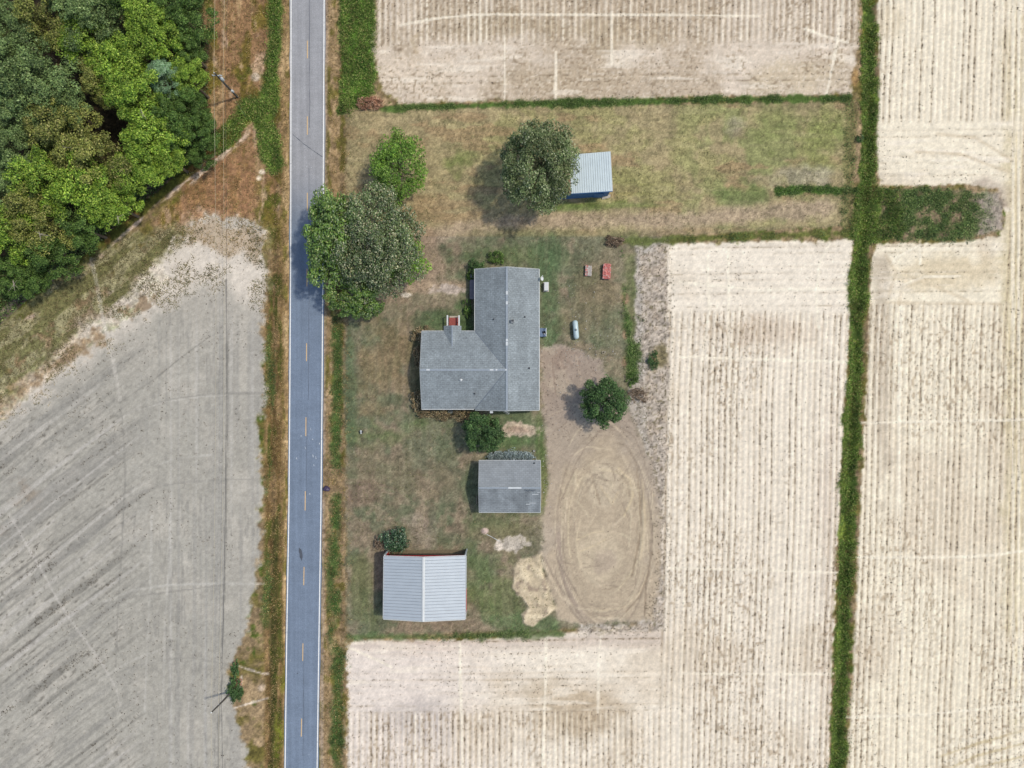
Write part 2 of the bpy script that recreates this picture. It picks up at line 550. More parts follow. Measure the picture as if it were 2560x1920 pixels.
for pts, w, c, a in (
    ([(228, 648), (240, 700), (258, 800), (282, 900), (300, 1000)], 4.5, (206, 200, 192), 0.8),
    ([(300, 1000), (310, 1090), (312, 1200), (308, 1300), (300, 1440), (293, 1560), (290, 1668)], 1.6, (140, 137, 132), 0.7),
    ([(23, 1286), (60, 1350), (100, 1420), (144, 1500), (190, 1570), (250, 1650), (290, 1720), (300, 1765)], 2.6, (206, 200, 194), 0.75),
    ([(297, 1008), (390, 945), (470, 880), (525, 842)], 1.5, (126, 123, 118), 0.75),
    ([(345, 1025), (420, 1000), (500, 988), (570, 983), (660, 984)], 1.8, (148, 145, 140), 0.7),
    ([(345, 1025), (420, 1003), (500, 992), (570, 987)], 1.6, (206, 201, 195), 0.6),
    ([(330, 1240), (400, 1215), (470, 1205), (570, 1199), (662, 1200)], 1.8, (152, 149, 144), 0.6),
    ([(400, 1160), (450, 1145), (530, 1137)], 2.2, (196, 192, 186), 0.7),
    ([(260, 1505), (330, 1476), (420, 1462), (560, 1458), (660, 1460)], 2.4, (198, 194, 188), 0.7),
    ([(170, 1560), (250, 1510), (360, 1488), (470, 1474), (560, 1462)], 1.4, (142, 139, 134), 0.7),
    ([(270, 1692), (340, 1664), (420, 1648), (480, 1645), (580, 1664)], 1.6, (148, 145, 140), 0.7),
    ([(250, 1700), (330, 1650), (400, 1625)], 3.0, (196, 192, 186), 0.6),
    ([(380, 1290), (375, 1480), (366, 1650), (362, 1780)], 2.4, (198, 194, 188), 0.6),
    ([(426, 1280), (420, 1450), (412, 1560), (408, 1760)], 2.4, (198, 194, 188), 0.6),
    ([(338, 1280), (330, 1400)], 2.0, (150, 147, 142), 0.5),
    ([(0, 1660), (80, 1602), (160, 1535)], 2.2, (126, 122, 116), 0.7),
    ([(0, 1460), (90, 1395), (190, 1322), (250, 1275)], 2.2, (132, 128, 122), 0.7),
    ([(0, 1152), (70, 1096), (160, 1030), (245, 965)], 4.0, (200, 195, 188), 0.7),
    ([(100, 1310), (180, 1250), (262, 1188)], 2.2, (122, 118, 112), 0.6),
    ([(566, 700), (568, 1000), (565, 1280), (560, 1500), (556, 1610), (551, 1660), (555, 1695), (550, 1740), (547, 1800), (544, 2060)], 1.1, (112, 110, 106), 0.8)):
    track(pts, w, c, a)

# --- right-hand verge of the road
rv = sstep(803, 812, U) * sstep(880, 862, U)
paint((150, 128, 98), rv)
paint((172, 148, 116), rv * sstep(0.5, 0.65, fbm(X / 0.6, Y / 3.0, 51, 3)))
paint((112, 104, 56), rv * sstep(0.52, 0.66, fbm(X / 1.1, Y / 3.0, 52, 3)))
paint((176, 158, 144), sstep(803, 808, U - (960 - V) * 0.006) * sstep(817, 811, U - (960 - V) * 0.006) * 0.7)
gr = inside(poly_sd([(868, -170), (926, -170), (936, 60), (932, 120), (940, 200), (926, 250), (880, 285), (846, 275), (856, 180), (848, 90)]), 8, 16, 10)
paint((80, 108, 50), gr)
paint((94, 134, 52), gr * sstep(0.5, 0.62, nC))
paint((40, 74, 30), gr * sstep(0.56, 0.66, nB))
g3 = inside(line_d([(845, 770), (843, 900), (840, 1040), (836, 1130), (842, 1168)]) - 11, 9, 16, 10) * sstep(0.25, 0.55, nB)
g4 = inside(line_d([(838, 1240), (836, 1400), (834, 1590), (846, 1640), (842, 1780), (845, 2060)]) - 12, 10, 18, 10) * sstep(0.25, 0.55, nB)
paint((80, 98, 54), np.maximum(g3, g4))
paint((62, 86, 44), np.maximum(g3, g4) * sstep(0.5, 0.62, nC))
paint((142, 122, 96), inside(poly_sd([(806, 1150), (836, 1168), (900, 1170), (960, 1200), (960, 1245), (880, 1250), (840, 1235), (806, 1250)]), 8, 16) * 0.9)

# --- the yard
yard = inside(poly_sd([(868, 272), (1000, 268), (1700, 262), (2128, 255), (2118, 560), (1690, 590), (1600, 640), (1640, 1560), (1300, 1578), (866, 1592), (862, 900)]), 7, 10, 6)
paint((134, 122, 98), yard)
paint((118, 115, 90), yard * sstep(0.40, 0.60, nA * 0.5 + nB * 0.5))
paint((142, 124, 102), yard * sstep(0.52, 0.64, fbm(X / 5, Y / 5, 61)))
paint((104, 108, 80), yard * sstep(0.50, 0.68, fbm(X / 3.4, Y / 3.4, 62)) * 0.8)
paint((160, 140, 116), yard * sstep(0.60, 0.70, fbm(X / 1.9, Y / 1.9, 63)) * 0.6)
top = yard * sstep(600, 560, V)
paint((162, 146, 112), top * 0.85)
paint((158, 150, 106), top * sstep(0.42, 0.6, nB) * sstep(1050, 1250, U) * 0.9)
paint((138, 140, 94), top * sstep(0.50, 0.64, fbm(X / 4, Y / 4, 64)) * sstep(1600, 1850, U) * 0.9)
paint((156, 132, 102), top * sstep(0.56, 0.66, fbm(X / 6, Y / 2.4, 65)) * 0.8)
for u, v, ru, rv_, c, a in (
    (1150, 400, 40, 26, (112, 122, 70), .8), (1590, 470, 120, 40, (128, 126, 78), .6), (2050, 360, 70, 60, (126, 134, 78), .7), (1960, 310, 60, 40, (128, 134, 84), .7),
    (2010, 445, 70, 26, (166, 156, 138), .8), (1825, 310, 26, 20, (172, 160, 144), .8), (1850, 490, 60, 24, (98, 116, 66), .7), (1430, 520, 80, 9, (92, 116, 58), .9), (1560, 512, 130, 8, (104, 118, 64), .7),
    (1180, 640, 70, 36, (94, 108, 70), .8), (1290, 640, 80, 30, (98, 110, 70), .8), (1375, 640, 40, 44, (98, 110, 76), .8), (1376, 730, 24, 110, (92, 108, 72), .85), (1374, 850, 24, 46, (88, 108, 70), .85),
    (1100, 800, 60, 22, (88, 104, 66), .8), (1165, 800, 22, 60, (78, 100, 58), .8), (1150, 690, 30, 24, (96, 106, 76), .7), (1040, 930, 16, 120, (92, 98, 66), .8),
    (960, 900, 70, 120, (140, 118, 86), .7), (940, 1090, 130, 24, (100, 110, 68), .8), (1060, 1060, 90, 22, (92, 106, 62), .8), (1000, 1180, 120, 70, (128, 112, 88), .6),
    (1290, 1050, 60, 24, (98, 108, 74), .8), (1300, 1105, 62, 22, (92, 112, 68), .9), (1352, 1120, 14, 90, (92, 110, 58), .8), (1362, 1220, 12, 70, (104, 112, 62), .8),
    (1180, 1230, 22, 80, (88, 98, 68), .7), (1230, 1310, 70, 24, (94, 104, 66), .7), (1195, 1440, 38, 90, (96, 110, 70), .8), (1250, 1500, 60, 60, (102, 112, 66), .7),
    (900, 1460, 30, 90, (104, 108, 68), .7), (1300, 1552, 90, 16, (98, 112, 72), .8), (875, 900, 14, 260, (90, 108, 72), .55), (1265, 1340, 90, 30, (126, 116, 84), .7), (1060, 1335, 40, 46, (156, 138, 122), .75),
    (880, 1240, 60, 22, (138, 114, 96), .7), (985, 560, 40, 30, (128, 114, 92), .6), (1580, 790, 22, 200, (104, 110, 66), .75), (1480, 760, 70, 90, (128, 114, 86), .7)):
    spot(c, u, v, ru, rv_, a, 1.5, 0.3, 2.0, 0.0, yard)
mow = fbm(X / 9, Y / 0.55, 161, 2) * sstep(620, 560, V) + fbm(X / 0.55, Y / 9, 162, 2) * sstep(560, 620, V)
paint((158, 146, 118), yard * sstep(0.54, 0.72, mow) * 0.22)
paint((98, 96, 70), yard * sstep(0.46, 0.30, mow) * 0.2)
# worn tracks and bare pads in the yard
paint((168, 148, 127), yard * inside(line_d([(1060, 600), (1180, 562), (1400, 550), (1700, 550), (2060, 524)], 60) - 20, 16, 26, 10) * 0.92)
paint((162, 138, 116), yard * inside(line_d([(1060, 590), (1090, 660), (1060, 700), (990, 725)], 60) - 26, 14, 26, 10) * 0.85)
paint((170, 146, 122), yard * inside(line_d([(960, 722), (1050, 718), (1155, 712)], 60) - 14, 8, 18, 10) * 0.85)
paint((186, 168, 154), yard * sstep(1.2, 0.75, blob_d(1122, 723, 44, 14) + nW * 1.1 + nW2 * .9))
paint((206, 192, 176), yard * sstep(1.2, 0.7, blob_d(1016, 737, 18, 6) + nW * 0.9))
paint((198, 178, 156), yard * sstep(1.15, 0.8, blob_d(1300, 1076, 46, 15, 0.06) + nW * 1.2 + nW2 * 1.2))
paint((176, 150, 130), yard * sstep(1.1, 0.4, blob_d(1300, 1076, 38, 9, 0.06) + nW * 1.4) * 0.8)
paint((190, 176, 160), yard * sstep(1.15, 0.8, blob_d(1288, 1356, 40, 16, -0.15) + nW * 1.3 + nW2 * 1.3))
paint((222, 206, 190), sstep(1.15, 0.85, blob_d(1247, 1362, 8, 14) + nW * 0.5))
paint((206, 180, 168), sstep(1.2, 0.7, blob_d(1212, 1327, 10, 8) + nW * 0.9))
paint((138, 118, 94), 0.7 * yard * inside(poly_sd([(985, 1378), (1020, 1382), (1160, 1380), (1160, 1390), (975, 1390)]), 3, 6, 4))
for dv in (0, 14):
    track([(866, 1200 + dv), (930, 1205 + dv), (985, 1222 + dv), (1010, 1250 + dv)], 3.0, (136, 114, 96), 0.5, 3)
paint((140, 112, 90), sstep(1.2, 0.6, blob_d(1545, 606, 24, 9) + nW * 1.2) * yard)
for v0 in (745, 840, 905):
    paint((156, 124, 98), sstep(1.2, 0.6, blob_d(1562, v0, 9, 16) + nW * 1.3) * 0.8)

# --- dirt lot east of the house
lot_poly = [(1352, 872), (1400, 860), (1450, 878), (1500, 905), (1520, 960), (1570, 1010), (1600, 1075), (1632, 1170), (1650, 1290), (1652, 1400), (1645, 1480), (1640, 1556), (1560, 1556), (1440, 1560),
            (1395, 1545), (1380, 1490), (1352, 1400), (1352, 1330), (1372, 1200), (1366, 1120), (1358, 1040), (1350, 960)]
LOT = poly_sd(lot_poly, 60)
lot = inside(LOT, 8, 22, 12)
weedy = inside(poly_sd([(1588, 612), (1684, 598), (1684, 900), (1676, 1250), (1668, 1586), (1440, 1592), (1450, 1556), (1590, 1562), (1640, 1450), (1640, 1260), (1600, 1090), (1560, 1010), (1580, 900), (1592, 800)]), 5, 12, 10)
paint((192, 180, 168), weedy)
paint((164, 150, 136), weedy * sstep(0.5, 0.64, nC) * 0.7)
paint((112, 104, 78), weedy * sstep(0.74, 0.86, vnoise(X / 0.35, Y / 0.35, 70)) * 0.7)
paint((132, 122, 92), sstep(1.3, 0.6, blob_d(1650, 905, 26, 32) + nW * 1.4) * 0.9)
paint((176, 162, 147), lot)
paint((192, 175, 153), lot * sstep(1200, 1420, V + nW * 60) * 0.8)
paint((166, 151, 140), lot * sstep(1110, 1000, V) * 0.85)
paint((184, 170, 154), lot * sstep(0.5, 0.66, nB) * 0.7)
paint((150, 132, 120), lot * sstep(1.1, 0.6, blob_d(1420, 900, 60, 40) + nW) * sstep(0.45, 0.6, nC) * 0.7)
e_in = blob_d(1512, 1330, 118, 240)
paint((186, 170, 149), lot * sstep(1.18, 0.80, e_in + nW * 0.35))
paint((170, 154, 140), lot * sstep(0.10, 0.02, np.abs(e_in - 1.0 + nW * 0.06)) * sstep(1290, 1360, V) * sstep(1530, 1450, U) * 0.9)
paint((196, 181, 160), lot * sstep(1.15, 0.75, blob_d(1512, 1210, 46, 62, 0.15) + nW * 0.4) * 0.9)
paint((202, 186, 163), lot * sstep(1.15, 0.75, blob_d(1500, 1390, 62, 78, 0.1) + nW * 0.5) * 0.9)
paint((178, 162, 146), lot * sstep(1.1, 0.7, blob_d(1515, 1400, 34, 44, 0.4) + nW * 0.8) * 0.7)
th = np.arctan2((V - 1330) / 240, (U - 1512) / 118)
for k, (rr, w, c, a) in enumerate(((0.62, .008, (204, 190, 168), .6), (0.74, .009, (216, 200, 172), .75), (0.86, .008, (152, 138, 122), .7), (0.90, .008, (214, 198, 174), .8), (0.98, .007, (210, 194, 170), .7),
                                   (1.04, .009, (150, 136, 122), .6), (1.08, .008, (208, 192, 170), .7), (0.80, .006, (158, 144, 126), .5), (0.68, .005, (160, 144, 124), .5))):
    wob = 0.07 * np.sin(2 * th + k * 1.9) + 0.05 * np.sin(3 * th + k * 2.3) + 0.07 * nW
    vis = sstep(0.35, 0.6, vnoise(th * 2 + k * 7, np.zeros_like(th) + k, 71))
    m = lot * sstep(w * 2.0, w * 0.6, np.abs(e_in - rr - wob)) * vis
    paint(c, m * a); Z += np.where(c[0] > 190, 0.03, -0.03) * m
for pts, c in (([(1440, 1350), (1480, 1332), (1508, 1328)], (216, 198, 168)), ([(1452, 1378), (1490, 1362), (1515, 1348)], (216, 198, 168)), ([(1450, 1300), (1440, 1350), (1450, 1420)], (208, 192, 166)),
               ([(1530, 1318), (1560, 1290), (1580, 1270)], (204, 188, 166)), ([(1590, 1160), (1600, 1240), (1602, 1330), (1580, 1440)], (150, 134, 114)), ([(1606, 1200), (1612, 1300), (1600, 1400)], (206, 188, 160)),
               ([(1440, 1180), (1430, 1260), (1440, 1330)], (198, 182, 160)), ([(1480, 1190), (1500, 1260)], (160, 144, 124)), ([(1545, 1170), (1575, 1200), (1582, 1240), (1560, 1290)], (216, 198, 166)),
               ([(1540, 1176), (1568, 1205), (1574, 1240)], (156, 142, 122)), ([(1500, 1215), (1530, 1260), (1545, 1230)], (210, 192, 164)), ([(1490, 1285), (1470, 1320)], (206, 190, 166)),
               ([(1625, 1420), (1600, 1480), (1560, 1520), (1470, 1530)], (206, 188, 162)), ([(1630, 1380), (1615, 1460), (1612, 1540)], (146, 130, 112)), ([(1565, 1530), (1600, 1490), (1622, 1430)], (150, 134, 116)),
               ([(1355, 1400), (1372, 1440), (1400, 1490), (1440, 1520), (1500, 1528)], (212, 196, 172)), ([(1362, 1395), (1382, 1440), (1412, 1486)], (150, 136, 122)), ([(1390, 1395), (1410, 1430), (1440, 1480)], (152, 138, 124)),
               ([(1400, 905), (1420, 960), (1440, 1000)], (190, 172, 156)), ([(1440, 890), (1452, 950)], (190, 172, 156)), ([(1380, 900), (1390, 990)], (152, 134, 122)), ([(1370, 1040), (1440, 1010), (1520, 1050), (1590, 1120)], (192, 176, 158))):
    track(pts, 1.7, c, 0.75, 2.0, 0.04 if c[0] < 170 else -0.05, 0.3)
g_l = np.random.default_rng(77)
for k in range(46):
    u0, v0 = g_l.normal(1508, 44), g_l.choice((g_l.normal(1215, 40), g_l.normal(1390, 45)))
    a0 = g_l.normal(2.75, 0.45) if v0 > 1300 else g_l.normal(1.9, 0.6); L0 = g_l.uniform(18, 60); bend = g_l.normal(0, 0.25)
    p3 = [(u0 + math.cos(a0 + bend * t) * L0 * t, v0 - math.sin(a0 + bend * t) * L0 * t * 0.9) for t in (-.5, -.2, .2, .5)]
    lt = g_l.random() < 0.62
    track(p3, g_l.uniform(0.8, 2.2), (212, 197, 172) if lt else (152, 138, 122), 0.6, 1.8, -0.04 if lt else 0.04, 0.2)
for k in range(26):
    r_, t0, t1 = g_l.uniform(0.55, 1.12), g_l.uniform(0, 6.28), g_l.uniform(0.5, 1.8)
    p3 = [(1512 + 118 * (r_ + .05 * math.sin(k + q * 2)) * math.cos(t0 + t1 * q), 1330 + 240 * (r_ + .05 * math.sin(k + q * 2)) * math.sin(t0 + t1 * q)) for q in np.linspace(0, 1, 9)]
    lt = g_l.random() < 0.55
    track(p3, g_l.uniform(0.7, 1.5), (206, 192, 168) if lt else (150, 136, 121), 0.55, 1.6, -0.03 if lt else 0.03, 0.2)
# loose sand spilled at the lot's corner
pile = inside(poly_sd([(1352, 1385), (1300, 1400), (1286, 1420), (1282, 1470), (1300, 1490), (1322, 1520), (1308, 1535), (1312, 1555), (1330, 1562), (1352, 1550), (1372, 1535), (1392, 1520), (1372, 1480), (1356, 1420)]), 4, 10, 8)
paint((204, 188, 162), pile)
paint((222, 206, 178), pile * sstep(0.48, 0.62, nC))
paint((168, 152, 134), pile * sstep(0.58, 0.70, fbm(X / 0.9, Y / 0.9, 73)))
Z += pile * (0.25 + 0.5 * (nC - 0.4))

# --- the pale row-crop fields
nf_poly = [(942, -170), (2150, -170), (2148, 60), (2140, 150), (2125, 235), (1700, 243), (1300, 252), (1010, 262), (962, 236), (946, 190), (936, 110), (944, 60)]
ef_poly = [(2192, -170), (2760, -170), (2760, 560), (2520, 560), (2495, 470), (2400, 462), (2200, 466), (2190, 380), (2198, 250), (2196, 100)]
sf_poly = [(1672, 606), (1760, 605), (1900, 604), (2060, 604), (2132, 598), (2128, 770), (2114, 1000), (2098, 1280), (2086, 1560), (2074, 1840), (2068, 2070),
           (868, 2070), (868, 1700), (872, 1615), (900, 1602), (1200, 1598), (1450, 1582), (1654, 1574), (1662, 1250), (1672, 900)]
gf_poly = [(2186, 608), (2400, 604), (2500, 590), (2520, 540), (2760, 540), (2760, 2070), (2112, 2070), (2126, 1800), (2142, 1450), (2158, 1150), (2172, 900), (2178, 700)]
fN = inside(poly_sd(nf_poly, 40), 6, 20, 18)
fE = inside(poly_sd(ef_poly, 40), 4, 8, 10)
fS = inside(poly_sd(sf_poly, 40), 5, 14, 16)
fG = inside(poly_sd(gf_poly, 40), 4, 8, 10)
fld = np.maximum.reduce([fN, fE, fS, fG])
paint((219, 204, 188), fN)
paint((242, 231, 211), fE)
paint((240, 229, 214), fS)
paint((243, 232, 211), fG)
paint((228, 216, 209), fS * sstep(1400, 1000, U) * 0.8)
# browner, wetter patches
brn = sstep(0.50, 0.70, nA)
paint((186, 168, 146), fN * sstep(0.42, 0.62, nA * 0.6 + nB * 0.4) * 0.65)
paint((226, 210, 192), fN * sstep(1.3, 0.5, blob_d(1050, 190, 130, 60) + nW) * 0.8)
paint((212, 196, 176), (fE + fS + fG) * brn * 0.55)
for u, v, ru, rv_, c, a in ((1450, 1790, 110, 60, (184, 164, 138), .7), (1350, 1740, 120, 40, (196, 178, 154), .6), (1060, 1800, 90, 60, (196, 186, 182), .6), (1290, 60, 170, 40, (164, 146, 118), .6), (1560, 90, 160, 40, (180, 162, 134), .5),
                            (1420, 200, 200, 40, (190, 172, 148), .5), (2000, 190, 140, 50, (198, 180, 148), .45), (2380, 680, 130, 44, (210, 192, 160), .6), (1900, 830, 140, 40, (208, 190, 172), .7),
                            (2540, 900, 34, 900, (206, 190, 150), .6), (2070, 1500, 30, 500, (212, 196, 182), .6), (2205, 900, 24, 330, (196, 182, 164), .75), (2230, 40, 40, 60, (214, 198, 170), .5), (2450, 500, 70, 60, (168, 152, 140), .8)):
    spot(c, u, v, ru, rv_, a, 1.3, 0.3, 1.2, 0.0, fld)
paint((206, 190, 178), fS * sstep(1668, 1650, U) * sstep(1640, 1600, V) * 0.7)

hN = sstep(92, 116, V + nW * 24)                    # headland (cross rows) in the north field
hS1 = sstep(790, 768, V + nW * 18) * sstep(1668, 1680, U)
hS2 = sstep(1788, 1768, V + nW * 12) * sstep(1662, 1640, U)
hE = sstep(292, 312, V + nW * 20) * sstep(2540, 2520, U)
hG = sstep(770, 750, V + nW * 20) * sstep(2530, 2500, U)
head = np.clip(fN * hN + fS * np.maximum(hS1, hS2) + fE * hE + fG * hG, 0, 1)
upright = np.clip(fld - head, 0, 1)
PITCH = 0.956
skew = (fbm(X / 40, Y / 25, 81, 2) - 0.5) * 0.8
rs = X - Y * (0.008 + 0.028 * sstep(0, 45, X)) + skew    # across the upright rows
rf = rs / PITCH; ri = np.floor(rf).astype(np.int64); rr_ = rf - ri
row_r = _hash(ri, ri * 0 + 5, 82); row_q = _hash(ri, ri * 0 + 9, 83); row_w = _hash(ri, ri * 0 + 2, 87)
lowf = fbm(X / 9, Y / 16, 84, 3)
bump_ = np.exp(-((rr_ - 0.5) / (0.12 + 0.12 * row_w)) ** 2)
dens = np.clip(0.25 + 0.9 * row_r * (0.4 + 1.2 * lowf), 0, 1)
paint((192, 175, 153), upright * bump_ * np.clip(dens * 0.8 + 0.15, 0, 1) * 0.8)
paint((250, 240, 222), upright * sstep(0.66, 0.8, row_q) * np.exp(-((rr_ - 0.02) / 0.2) ** 2) * 0.8)
paint((247, 236, 217), upright * sstep(0.70, 0.95, np.abs(rr_ - 0.5) * 2) * 0.45)
dot = vnoise(ri * 3.7, Y / 0.42, 85)
paint((120, 106, 86), upright * np.exp(-((rr_ - 0.5) / 0.13) ** 2) * sstep(0.52, 0.74, dot) * sstep(0.15, 0.8, row_r + (lowf - 0.5)) * 0.6)
paint((158, 138, 114), upright * sstep(0.66, 0.84, vnoise(X / 0.3, Y / 0.5, 86)) * sstep(0.42, 0.62, lowf) * 0.5)
Z += upright * 0.045 * np.cos(2 * math.pi * rr_)
# cross rows on the headlands
hs = Y + X * -0.012 + skew * 0.6
hf = hs / 1.05; hi = np.floor(hf).astype(np.int64); hr = hf - hi
h_r = _hash(hi, hi * 0 + 3, 88)
soft_h = 1 - 0.55 * np.clip(fE + fG + fS * hS1, 0, 1)
paint((190, 173, 152), head * soft_h * np.exp(-((hr - 0.5) / 0.2) ** 2) * h_r * (0.1 + 0.9 * lowf) * sstep(0.3, 0.6, fbm(X / 7, Y / 1.2, 190, 2)) * 0.8)
paint((130, 114, 92), head * soft_h * np.exp(-((hr - 0.5) / 0.11) ** 2) * sstep(0.55, 0.75, vnoise(X / 0.5, hi * 5.3, 89)) * sstep(0.45, 0.9, h_r) * 0.75)
paint((246, 235, 220), head * sstep(0.60, 0.72, fbm(X / 9, Y / 1.1, 90, 3)) * 0.55)
paint((146, 128, 106), fN * sstep(0.56, 0.85, vnoise(X / 0.30, Y / 0.30, 91)) * sstep(0.30, 0.6, nB) * 0.7)
paint((240, 228, 212), fN * sstep(0.62, 0.9, vnoise(X / 0.28 + 40, Y / 0.28, 92)) * 0.5)
paint((150, 132, 110), (fN * 0.8 + fS * sstep(1640, 1600, V) * sstep(1690, 1650, U)) * upright * np.exp(-((rr_ - 0.5) / 0.2) ** 2) * (0.4 + 0.5 * row_r) * 0.6)
Z += head * 0.03 * np.cos(2 * math.pi * hr)
# pale cross tracks left by the irrigation rig, and turning arcs
for pts in ([(1700, 892), (1900, 899), (2124, 905)], [(1672, 1421), (1850, 1424), (2098, 1432)], [(1700, 1684), (1900, 1685), (2084, 1685)],
            [(2152, 1057), (2300, 1054), (2560, 1049), (2760, 1044)], [(2142, 1393), (2380, 1393), (2480, 1388), (2560, 1377), (2760, 1350)], [(2115, 1794), (2300, 1788), (2560, 1761), (2760, 1735)],
            [(1150, 1605), (1151, 1700), (1154, 1800), (1158, 2060)], [(1366, 1590), (1362, 1760), (1356, 1920), (1350, 2060)], [(1503, 1590), (1496, 1640), (1495, 1780)],
            [(2108, 0), (2092, 110), (2066, 238)], [(2012, 72), (2060, 90), (2118, 106)], [(1000, 62), (1100, 45), (1200, 36), (1700, 38), (1895, 40)], [(1200, 0), (1201, 110)], [(1262, 90), (1262, 245)], [(1390, 130), (1388, 245)], [(1530, 30), (1530, 160)],
            [(1768, 640), (1772, 780), (1756, 900)], [(2076, 605), (2050, 655), (2040, 740), (2046, 820)], [(868, 1617), (920, 1640), (980, 1668)], [(2300, 600), (2300, 660)], [(2532, -170), (2532, 2070)], [(2546, -170), (2548, 2070)],
            [(2253, 740), (2246, 1000), (2252, 1400), (2256, 1700)], [(2230, 660), (2240, 645), (2300, 612)], [(2252, 735), (2262, 712), (2310, 692), (2400, 690)], [(1700, 705), (1900, 725), (2110, 722)], [(1820, 625), (1822, 890)]):
    track(pts, 2.4, (250, 240, 222), 0.75, 1.8, -0.02, 0.32)
for pts in ([(2247, 760), (2255, 722), (2300, 700), (2420, 752)], [(2215, 756), (2330, 758), (2500, 760)], [(2215, 640), (2240, 680), (2222, 740)], [(2342, 335), (2440, 345), (2530, 400)], [(2290, 380), (2400, 385), (2520, 430)], [(1045, 85), (1030, 100), (1040, 130)]):
    track(pts, 3.2, (204, 186, 160), 0.6, 3.0)
for k in range(7):
    v0 = 1838 + k * 13
    track([(2330 + k * 14, 1880 + k * 14), (2440, 1845 + k * 15), (2560, 1810 + k * 16), (2760, 1755 + k * 18)], 2.2, (198, 180, 140) if k % 2 else (248, 238, 220), 0.6, 2.0)

# --- green field boundaries and the long ditch
E_LINE = [(2171, -170), (2174, 120), (2176, 250), (2172, 400), (2166, 500), (2160, 590), (2151, 640), (2147, 760), (2140, 930), (2131, 1060), (2124, 1210), (2119, 1330), (2112, 1500), (2105, 1700), (2096, 1850), (2090, 1960), (2084, 2070)]
ED = line_d(E_LINE, 60)
EW = 15 + 9 * (fbm(X / 3.0, Y / 5.0, 120, 3) - 0.45) * 2
ed = inside(ED - EW, 5, 14, 14)
jn = inside(poly_sd([(2135, 470), (2200, 470), (2250, 480), (2260, 590), (2200, 605), (2170, 620), (2130, 585)]), 6, 18, 12)
paint((84, 104, 50), np.maximum(ed, jn))
paint((118, 134, 62), np.maximum(ed, jn) * sstep(0.46, 0.62, nC))
paint((132, 120, 78), np.maximum(ed, jn) * sstep(0.58, 0.68, nB) * 0.8)
paint((150, 140, 46), ed * sstep(120, 60, V) * sstep(0.4, 0.6, nB) * 0.8)
weed_e = inside(poly_sd([(2200, 472), (2400, 468), (2430, 480), (2500, 485), (2506, 570), (2420, 600), (2260, 604), (2200, 590)]), 6, 16, 12)
paint((150, 132, 108), weed_e)
paint((164, 152, 142), weed_e * sstep(2400, 2470, U))
paint((88, 106, 60), weed_e * sstep(0.30, 0.54, nB * 0.3 + nC * 0.7) * sstep(2500, 2420, U + nW * 40) * 0.9)
nb = inside(line_d([(940, 272), (1100, 266), (1400, 258), (1800, 250), (2120, 246)], 50) - 7, 4, 12, 10)
paint((82, 104, 52), nb)
sb = inside(line_d([(1560, 604), (1700, 598), (1900, 590), (2130, 582)], 50) - 8, 5, 16, 12)
paint((104, 108, 60), sb)
wb = inside(line_d([(1945, 478), (2020, 474), (2140, 478)], 50) - 9, 4, 8, 8)
paint((74, 104, 44), wb)
pb = inside(line_d([(868, 1592), (1100, 1592), (1400, 1582)], 50) - 6, 7, 14, 12)
paint((92, 108, 66), pb * 0.85)
vb = inside(line_d([(1568, 620), (1576, 720), (1580, 820), (1582, 940)], 50) - 15, 8, 22, 14) * sstep(0.40, 0.52, nB)
paint((92, 112, 56), vb)
rb = inside(line_d([(2128, 270), (2124, 400), (2118, 560)], 50) - 14, 7, 16, 10)
paint((122, 116, 78), rb * 0.8)
paint((168, 136, 92), sstep(1.2, 0.6, blob_d(2138, 195, 11, 26) + nW) * 0.9)

ym = yard[..., None] * (1 - np.maximum(lot, pile))[..., None]
COL += ym * np.where((V > 590)[..., None], np.array((0, 4, 8), np.float32), np.array((8, 9, 7), np.float32))
# fine mottling of the vegetation and soil
veg = np.clip(1 - np.maximum.reduce([fld, wf, lot, pile]), 0, 1)
g = 1 + (nD - 0.5) * (0.16 + (0.34 - 0.14 * yard) * veg) + (white - 0.5) * (0.06 + 0.12 * veg) + (nC - 0.5) * (0.06 + 0.18 * veg)
COL *= g[..., None]
COL[...] = np.clip(COL, 8, 253)

# --- relief
Z -= 0.75 * np.exp(-(ED / 15.0) ** 2)
Z -= 0.6 * np.exp(-((DG - 3) / 9.0) ** 2) * sstep(-30, 60, DT) * sstep(740, 700, U)
Z -= 0.40 * np.exp(-((U - 676 + (V - 960) * 0.010) / 12.0) ** 2) * sstep(-30, 60, DG)
Z -= 0.35 * np.exp(-((U - 846) / 12.0) ** 2) * (1 - 0.8 * sstep(40, 20, np.abs(V - 1205)))
Z += (nB - 0.5) * 0.14 + (nC - 0.5) * 0.05 * (0.4 + veg)
Z += veg * (nD - 0.5) * 0.06
Z += 0.25 * sstep(1.1, 0.2, blob_d(1300, 1076, 44, 14)) + 0.2 * sstep(1.1, 0.2, blob_d(1212, 1327, 10, 8)) + 0.15 * sstep(1.1, 0.3, blob_d(1288, 1356, 38, 15))
road_u_l = np.interp(V[:, 0], [-400, 0, 640, 960, 1280, 1600, 1920, 2300], [728.6, 728, 727, 725, 722.5, 717, 713, 706])
road_u_r = np.interp(V[:, 0], [-400, 0, 640, 960, 1280, 1600, 1920, 2300], [812, 810.5, 807.5, 805.5, 802.5, 797.5, 793, 786])
rd = np.maximum(road_u_l[:, None] - 3 - U, U - road_u_r[:, None] - 3)
Z = np.where(rd < 10, Z * sstep(0, 10, rd) - 0.10 * sstep(9, -2, rd), Z)
